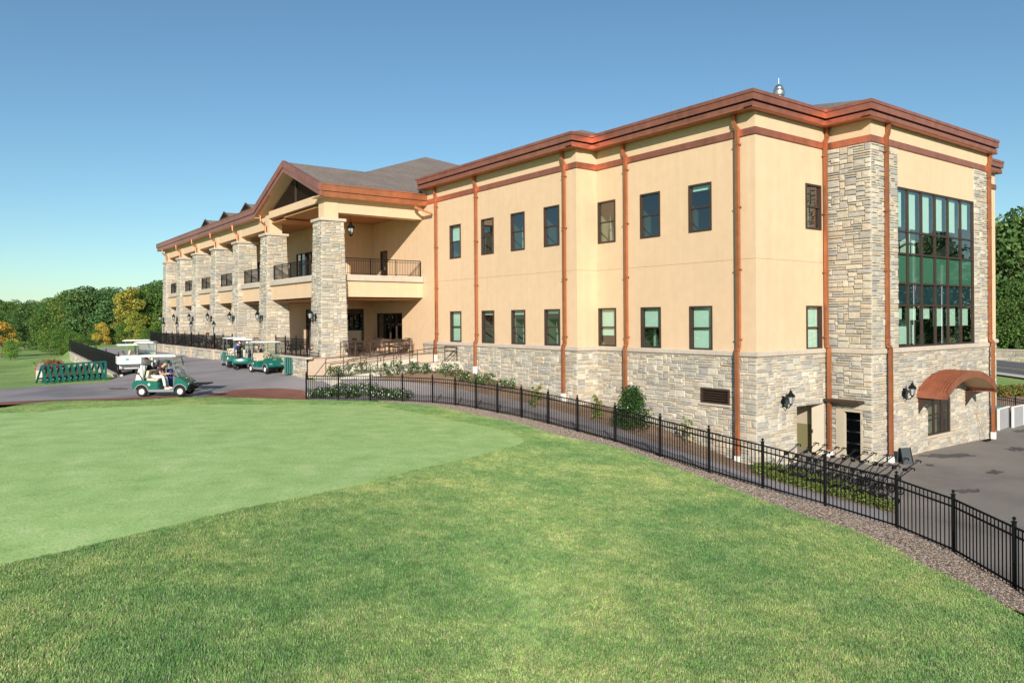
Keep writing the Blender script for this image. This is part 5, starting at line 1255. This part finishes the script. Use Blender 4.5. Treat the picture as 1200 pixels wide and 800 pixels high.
for (px, dep, top, k) in [(-22,150,350,0),(8,165,354,1),(28,140,356,0),(48,150,357,2),(64,135,354,1),(84,125,341,3),(99,118,336,0),(118,122,342,1),(135,115,338,2),(146,120,344,0),(165,112,341,0),(176,108,334,1),(188,115,330,2),
        (-5,190,349,2),(18,200,352,3),(38,185,352,0),(57,180,350,3),(78,165,344,1),(108,150,338,2),(128,150,338,3),(157,140,340,1),(172,140,334,0),(196,130,330,3),(205,120,330,1),(220,125,330,0)]:
    tn = ((1,1,1),(1.15,1.1,.8),(.8,.95,1.05),(1.25,1.05,.75))[k]
    tree_at(px, dep, top, SP[k], LB[k], woods+' ('+('near','broad','bluish','olive')[k]+')', tn)
# low understorey in front of the wood
for (px, dep, top, k) in [(58,118,386,1),(70,112,384,0),(85,105,388,3),(95,100,392,1),(112,102,386,0),(128,98,384,2),(145,98,380,1),(182,92,380,0),(171,90,385,3),(12,155,372,0),(35,150,376,2)]:
    tree_at(px, dep, top, SP[k], 'low bushy green sapling at the foot of the wood', 'low bushy saplings at the foot of the wood', (1.2,1.2,.8), 'sapling')
tree_at(153, 104, 337, SPY, 'tall golden yellow tree standing out of the wood near the first pillar', None, name='tree', h0=11)
tree_at(158, 96, 366, SPY, 'yellow-green tree low in the wood left of the far pillar', None, (.8,1.0,.8), name='tree', h0=11)
tree_at(119.5, 96, 378, SPO, 'small orange-yellow tree above the black fence', None, (1.1,1.1,1), name='tree', h0=9)
tree_at(1, 112, 377, SPO, 'orange autumn tree at the left edge of the fairway', None, (1.15,1,1), name='tree', h0=9)
tree_at(12, 95, 398, SP[1], 'low round green bush on the fairway beside the orange tree', None, (1.7,1.8,1.3), name='bush')
# far tree line closing the horizon (too many and too far to count)
m_ = MB(); r = random.Random(3)
for k in range(300):
    px = r.uniform(-120, 330) if k < 120 else r.uniform(-900, 2400); dep = r.uniform(230, 330)
    x, y = at(px, dep) if -300 < px < 1500 else (r.uniform(-300,400), -r.uniform(150,300)); 
    for q in range(3): leaves(m_, r, (x+r.uniform(-6,6),y+r.uniform(-6,6),-5+r.uniform(4,8)), r.uniform(4,6), 70, 1.6, GRN, .8)
o = m_.build('distant_woods', leafm); o['kind'] = 'stuff'; o['label'] = 'far line of dark trees closing the fairway'; o.color = (1,1,1,1)
rg = 'tall trees behind the street wall at the right'
for (px, dep, top, k) in [(1183,88,262,1),(1206,84,244,0),(1235,86,240,3),(1172,100,268,2),(1160,105,275,0),(1265,90,245,1),(1195,104,258,0),(1220,110,248,2),(1190,80,330,1),(1215,80,320,2),(1168,84,350,0),(1240,80,330,0)]:
    tree_at(px, dep, top, SP[k], ('dense dark green tree','broad mid green tree','bluish green tree','olive green tree')[k]+' behind the stone wall at the right', rg+' (%s)' % ('dark','broad','bluish','olive')[k], ((1,1,1),(1.1,1.05,.85),(.85,1,1),(1.2,1.05,.8))[k])
# trees mirrored in the windows, outside the frame
for i, (x, y, s, k) in enumerate([(62,-22,1.1,0),(52,-30,1.2,1),(72,-14,1.2,3),(44,-36,1.1,2),(82,-8,1.1,1),(92,2,1.2,0),(66,-38,1.5,3),(100,-12,1.3,0),(34,-42,1.0,1),(56,-46,1.4,0),(78,-30,1.4,2)]):
    put_tree(SP[k], (x,y,tz(x,y)), i*1.3, s, 'tree across the driveway mirrored in the tall window', 'trees across the driveway', 'tree')
for i, (x, y, s, k) in enumerate([(-45,60,.8,0),(-55,75,.9,1),(-50,90,1,3),(-60,50,.8,2),(-48,105,1,0),(-40,45,.6,1),(-62,95,1,2)]):
    put_tree(SP[k], (x,y,tz(x,y)), i*1.3, s, 'tree across the fairway mirrored in the facade windows', 'trees across the fairway', 'tree')
# shrubs
def shrub(name, loc, label, h, rad, n, size, cols, group=None, flowers=None, cone=0, seed=0, cat='shrub', nst=6):
    r = random.Random(seed); t = thing(name, loc, label, cat, group); mb = MB(); st_ = MB()
    for k in range(n//14):
        z = r.random()**.9; q = rad*(1-cone*z)*math.sqrt(r.random()); a = r.uniform(0,6.28)
        leaves(mb, r, (q*math.cos(a), q*math.sin(a), h*(.08+.88*z)), rad*.22, 14, size, cols, 1.0)
    for k in range(nst):
        a = r.uniform(0,6.28); q = rad*.6*r.random(); st_.tube([(0,0,-.05),(q*.4*math.cos(a),q*.4*math.sin(a),h*.4),(q*math.cos(a),q*math.sin(a),h*.8)], [.018,.012,.005], 4)
    mb.build('foliage', leafm, t).color = (1,1,1,1); st_.build('stems', barkm, t)
    if flowers:
        fm, nf, fs = flowers; fb = MB()
        for k in range(nf):
            a = r.uniform(0,6.28); q = rad*math.sqrt(r.random())*1.05; z = h*r.uniform(.45,1.08)*(1-.4*(q/rad)**2)
            for w in range(3):
                a2 = r.uniform(0,6.28); nrm = Vector((r.gauss(0,.5),r.gauss(0,.5)-.5,.7)).normalized(); u_ = nrm.orthogonal().normalized()*fs; v_ = nrm.cross(u_)
                c = Vector((q*math.cos(a),q*math.sin(a),z)); fb.face([c-u_,c+v_,c+u_,c-v_])
        fb.build('blossoms', fm, t)
    return t
SG = [(.045,.11,.022),(.07,.15,.03),(.03,.075,.02),(.10,.18,.04)]
x, y = hit(742,505); z = tz(x,y)
shrub('evergreen_shrub', (x+.25,y+.3,z), 'rounded dark green shrub tapering upward in front of the copper downspout', 1.75, .95, 5200, .085, [(.035,.09,.018),(.055,.125,.025),(.025,.06,.014)], cone=.72, seed=2, nst=10)
fw = mat('white_petals', (.75,.72,.66), .7); fpk = mat('crimson_petals', (.55,.05,.09), .7)
i = 0
for (px, py, h, rr_) in [(392,440,.55,.45),(404,441,.7,.5),(424,437.5,.85,.55),(446,440,.7,.5),(466,438,.8,.5),(483,437,.7,.5),(497,436,.55,.4),(519,436,.6,.5),(529,439,.7,.55),(543,444,.45,.4),(556,448,.6,.45),(571,450,.7,.5),(593,454,.5,.45),(368,437,.6,.5),(362,436,.5,.4)]:
    x, y = hit(px, py+1.5); z = tz(x, y)
    shrub('rose_bush', (x,y,z), 'low leafy rose bush in the mulch bed along the ramp and wall', h, rr_, 380, .09, SG, 'rose bushes in the bed along the ramp', (fw, 10, .03), seed=30+i); i += 1
for k, (px, py) in enumerate([(373,467.5),(384,467),(396,466.5),(408,466.5),(420,466.5),(432,466.5),(445,467),(458,468),(468,469)]):
    x, y = hit(px, py-1.5); z = tz(x, y)
    shrub('flowering_shrub', (x,y,z), 'white flowering shrub just behind the left end of the picket fence', .65 if k in (2,3,4,5) else .45, .6, 520, .09, SG, 'white flowering shrubs behind the fence', (fw, 40, .035), seed=60+k)
for k, (px, py, h) in enumerate([(629,470,.9),(701,487,.95),(805,520,1.1),(625,476,.6),(700,492,.6)]):
    x, y = hit(px, py); z = tz(x, y)
    shrub('ornamental_grass', (x,y,z), 'wispy yellow-green young plant against the stone base', h, .28, 260, .10, [(.20,.24,.05),(.16,.22,.05),(.26,.27,.08)], 'wispy yellow-green plants along the stone base', seed=80+k, cone=.3, nst=9)
fb = g(62,431,-3.55)
for k, (px, py) in enumerate([(55,432),(61,430.5),(67,430)]):
    x, y = g(px, py, -3.45)[:2]; z = tz(x, y)
    shrub('flower_bush', (x,y,z), 'bush with bright crimson flowers behind the bag rack', 1.15, .75, 600, .10, SG, 'crimson flower bushes behind the bag rack', (fpk, 260, .05), seed=90+k)
x, y = g(68,416,-3.9)[:2]
# pale planter edge by the flowers
pa, pb, pc = g(48,433,-3.45), g(46,442,-3.42), g(74,433,-3.45)
pw = thing('planter_wall', tuple(pa), 'low pale stone planter wall around the crimson flowers', 'wall'); BASE[pw.name] = tuple(pa)
f = MB(); f.beam((pb[0],pb[1],-3.45),(pa[0],pa[1],-3.45),.35,.9); f.beam((pb[0],pb[1],-3.45),(pc[0]+1.2,pc[1]-2.2,-3.45),.35,.8); f.build('masonry', limestone, pw)
# yellow-green ground cover (a mass nobody could count)
m_ = MB(); r = random.Random(8); xs = [p[0] for p in cover_poly]; ys = [p[1] for p in cover_poly]
NP = 2300; rx = np.array([r.uniform(min(xs),max(xs)) for _ in range(NP)]); ry = np.array([r.uniform(min(ys),max(ys)) for _ in range(NP)])
S_ = sdf(cover_poly, rx, ry); Zc = terrain(rx, ry)
for a, b, s_, z in zip(rx, ry, S_, Zc):
    if s_ > .05: leaves(m_, r, (a, b, z+.12), .15, 8, .08, [(.19,.24,.05),(.12,.19,.04),(.27,.27,.07),(.07,.13,.03)], .9, .6)
o = m_.build('ground_cover', leafm); o['kind'] = 'stuff'; o['label'] = 'yellow-green ground cover plants between the path and the driveway'; o.color = (1,1,1,1)
m_ = MB()
for k in range(500):
    a, b = hit(r.uniform(1168,1215), r.uniform(456,466)); leaves(m_, r, (a,b,tz(a,b)+.15), .3, 8, .16, [(.22,.27,.05),(.10,.19,.03),(.28,.10,.04)], .8, .6)
o = m_.build('verge_planting', leafm); o['kind'] = 'stuff'; o['label'] = 'low mixed plants on the mulch slope above the driveway'; o.color = (1,1,1,1)
# ------------------------------------------------------------------ grass blades on the rough lawn
def grass_clump(name, seed, n=14, h=.040, w=.0040, spread=.05):
    r = random.Random(seed); mb = MB()
    for k in range(n):
        a = r.uniform(0,6.28); x, y = r.uniform(-spread,spread), r.uniform(-spread,spread); hh = h*r.uniform(.5,1.2); ln_ = r.uniform(.2,1.0)*hh
        dx, dy = math.cos(a), math.sin(a); ww = w*r.uniform(.7,1.3)
        base = r.choice([(.29,.50,.13),(.36,.57,.165),(.22,.42,.11),(.43,.61,.20),(.33,.53,.19),(.56,.58,.31),(.64,.62,.38)]); kk = r.uniform(.8,1.2); c = tuple(q*kk for q in base)
        p0 = Vector((x-dy*ww, y+dx*ww, 0)); p1 = Vector((x+dy*ww, y-dx*ww, 0)); m1 = Vector((x+dx*ln_*.3, y+dy*ln_*.3, hh*.6)); tp = Vector((x+dx*ln_, y+dy*ln_, hh)); sd = Vector((-dy,dx,0))*ww*.7
        mb.face([p0,p1,m1-sd,m1+sd], c); mb.face([m1+sd,m1-sd,tp], c)
    o = mb.build(name, None or grassm); return o
def grass_material():
    m = foliage_mat('grass_blade', .3); nt = m.node_tree; N = nt.nodes; L = nt.links
    g_ = N.new('ShaderNodeNewGeometry')
    b = N['Principled BSDF']; src = b.inputs['Base Color'].links[0].from_socket
    def noise(sc, lo, hi, c0, c1):
        n1 = N.new('ShaderNodeTexNoise'); n1.inputs['Scale'].default_value = sc; n1.inputs['Detail'].default_value = 5; L.new(g_.outputs['Position'], n1.inputs['Vector'])
        cr = N.new('ShaderNodeValToRGB'); cr.color_ramp.elements[0].position = lo; cr.color_ramp.elements[0].color = (*c0,1); cr.color_ramp.elements[1].position = hi; cr.color_ramp.elements[1].color = (*c1,1); L.new(n1.outputs['Fac'], cr.inputs[0]); return cr.outputs[0]
    cur = src
    for args in ((.35,.38,.64,(.76,.88,.86),(1.22,1.10,1.12)),(1.6,.38,.64,(.78,.86,.84),(1.20,1.08,1.14)),(7,.35,.7,(.8,.82,.8),(1.25,1.2,1.2))):
        mx = N.new('ShaderNodeMix'); mx.data_type = 'RGBA'; mx.blend_type = 'MULTIPLY'; mx.inputs[0].default_value = 1
        L.new(cur, mx.inputs[6]); L.new(noise(*args), mx.inputs[7]); cur = mx.outputs[2]
    L.new(cur, b.inputs['Base Color']); L.new(cur, [n for n in N if n.type == 'BSDF_TRANSLUCENT'][0].inputs[0]); return m
grassm = grass_material()
gc = bpy.data.collections.new('grass_source')
for k in range(4):
    o = grass_clump('grass_clump', 200+k, n=22); COL.objects.unlink(o); gc.objects.link(o); o['kind'] = 'stuff'; o.color = (1,1,1,1)
def scatter(host_poly, name, dens, seed, cut, label, zmin=None, step=.5, smin=.7, smax=1.3, lift=0, src=None, hm=None):
    host = zone(name, host_poly, hm or m_lawn, step, lift=lift, cut=cut, overlap=-.0, kind='stuff', label=label)
    ng = bpy.data.node_groups.new(name+'_scatter', 'GeometryNodeTree'); ng.interface.new_socket('Geometry', in_out='INPUT', socket_type='NodeSocketGeometry'); ng.interface.new_socket('Geometry', in_out='OUTPUT', socket_type='NodeSocketGeometry')
    N = ng.nodes; L = ng.links; i_ = N.new('NodeGroupInput'); o_ = N.new('NodeGroupOutput')
    dp = N.new('GeometryNodeDistributePointsOnFaces'); dp.inputs['Density'].default_value = dens; dp.inputs['Seed'].default_value = seed
    ci = N.new('GeometryNodeCollectionInfo'); ci.inputs[0].default_value = src or gc; ci.inputs[1].default_value = True; ci.inputs[2].default_value = True
    ip = N.new('GeometryNodeInstanceOnPoints'); ip.inputs['Pick Instance'].default_value = True
    rv = N.new('FunctionNodeRandomValue'); rv.data_type = 'FLOAT_VECTOR'; rv.inputs[0].default_value = (0,0,0); rv.inputs[1].default_value = (0,0,6.283)
    rs = N.new('FunctionNodeRandomValue'); rs.inputs[2].default_value = smin; rs.inputs[3].default_value = smax
    L.new(i_.outputs[0], dp.inputs['Mesh']); L.new(dp.outputs['Points'], ip.inputs['Points']); L.new(ci.outputs[0], ip.inputs['Instance'])
    L.new(rv.outputs[0], ip.inputs['Rotation']); L.new(rs.outputs[1], ip.inputs['Scale']); L.new(ip.outputs[0], o_.inputs[0])
    md = host.modifiers.new('scatter', 'NODES'); md.node_group = ng; return host
scatter(lawn_poly, 'grass', 620, 3, [green_poly, [(-31,-15),(-31,23),(-9,20),(-4,5),(4,2),(10,-6),(10,-15)]], 'rough lawn grass around the putting green', step=.45)
mc = bpy.data.collections.new('mulch_source')
for k in range(3):
    r = random.Random(400+k); mb = MB()
    for q in range(9):
        x, y, z = r.uniform(-.06,.06), r.uniform(-.06,.06), r.uniform(.004,.02); a = r.uniform(0,3.14); l = r.uniform(.012,.035); w_ = r.uniform(.004,.010)
        c = r.choice([(.34,.28,.23),(.24,.18,.14),(.50,.44,.38),(.15,.11,.085),(.32,.27,.23),(.22,.155,.12)]); t_ = r.uniform(-.012,.012)
        mb.beam((x-l*math.cos(a),y-l*math.sin(a),z-t_),(x+l*math.cos(a),y+l*math.sin(a),z+t_),w_*2,.006,col=c)
    o = mb.build('wood_chips', mat('wood_chip',(.4,.3,.2),.95,attr=True,spec=.1)); COL.objects.unlink(o); mc.objects.link(o); o['kind'] = 'stuff'
scatter(mulch_poly, 'mulch_chips', 260, 5, [], 'loose wood chips of the mulch strip along the fence', step=.3, src=mc, hm=m_mulch, lift=-.010)
# ------------------------------------------------------------------ camera, sky, sun
cam = bpy.data.cameras.new('camera'); cam.lens = 36*FPX/1200; cam.sensor_width = 36; cam.clip_start = .1; cam.clip_end = 9000
cam.shift_y = -(400-HY)/1200
co = bpy.data.objects.new('camera', cam); COL.objects.link(co); scene.camera = co
right = Vector((RT[0],RT[1],0)); fwd = Vector((FW[0],FW[1],0)); up = Vector((0,0,1))
# roll: the horizon rises slightly to the right
r2 = right*math.cos(ROLL)-up*math.sin(ROLL); u2 = right*math.sin(ROLL)+up*math.cos(ROLL)
M = Matrix((r2, u2, -fwd)).transposed().to_4x4(); co.matrix_world = M
EL, AZ = R(21.4), R(38)
sd_ = Vector((-math.sin(AZ)*math.cos(EL), -math.cos(AZ)*math.cos(EL), math.sin(EL)))
sun = bpy.data.lights.new('sun', 'SUN'); sun.energy = 4.6; sun.angle = R(.55); sun.color = (1,.93,.82)
so_ = bpy.data.objects.new('sun', sun); COL.objects.link(so_); so_.rotation_euler = sd_.to_track_quat('Z', 'Y').to_euler()
w = bpy.data.worlds.new('World'); scene.world = w; w.use_nodes = True; N = w.node_tree.nodes; L = w.node_tree.links
sk = N.new('ShaderNodeTexSky'); sk.sky_type = 'NISHITA'; sk.sun_disc = False; sk.sun_elevation = EL
sk.sun_rotation = math.atan2(sd_.x, sd_.y); sk.dust_density = .25; sk.ozone_density = 1.4; sk.air_density = 1.0; sk.altitude = 100
tn_ = N.new('ShaderNodeMix'); tn_.data_type = 'RGBA'; tn_.blend_type = 'MULTIPLY'; tn_.inputs[0].default_value = 1; tn_.inputs[7].default_value = (.72,.95,1.03,1)
L.new(sk.outputs[0], tn_.inputs[6]); L.new(tn_.outputs[2], N['Background'].inputs[0]); N['Background'].inputs[1].default_value = .088
scene.view_settings.view_transform = 'Standard'; scene.view_settings.look = 'None'; scene.view_settings.gamma = 1; scene.view_settings.exposure = .38
scene.cycles.max_bounces = 8; scene.cycles.transparent_max_bounces = 12; scene.cycles.use_denoising = True
scene.cycles.caustics_reflective = False; scene.cycles.caustics_refractive = False
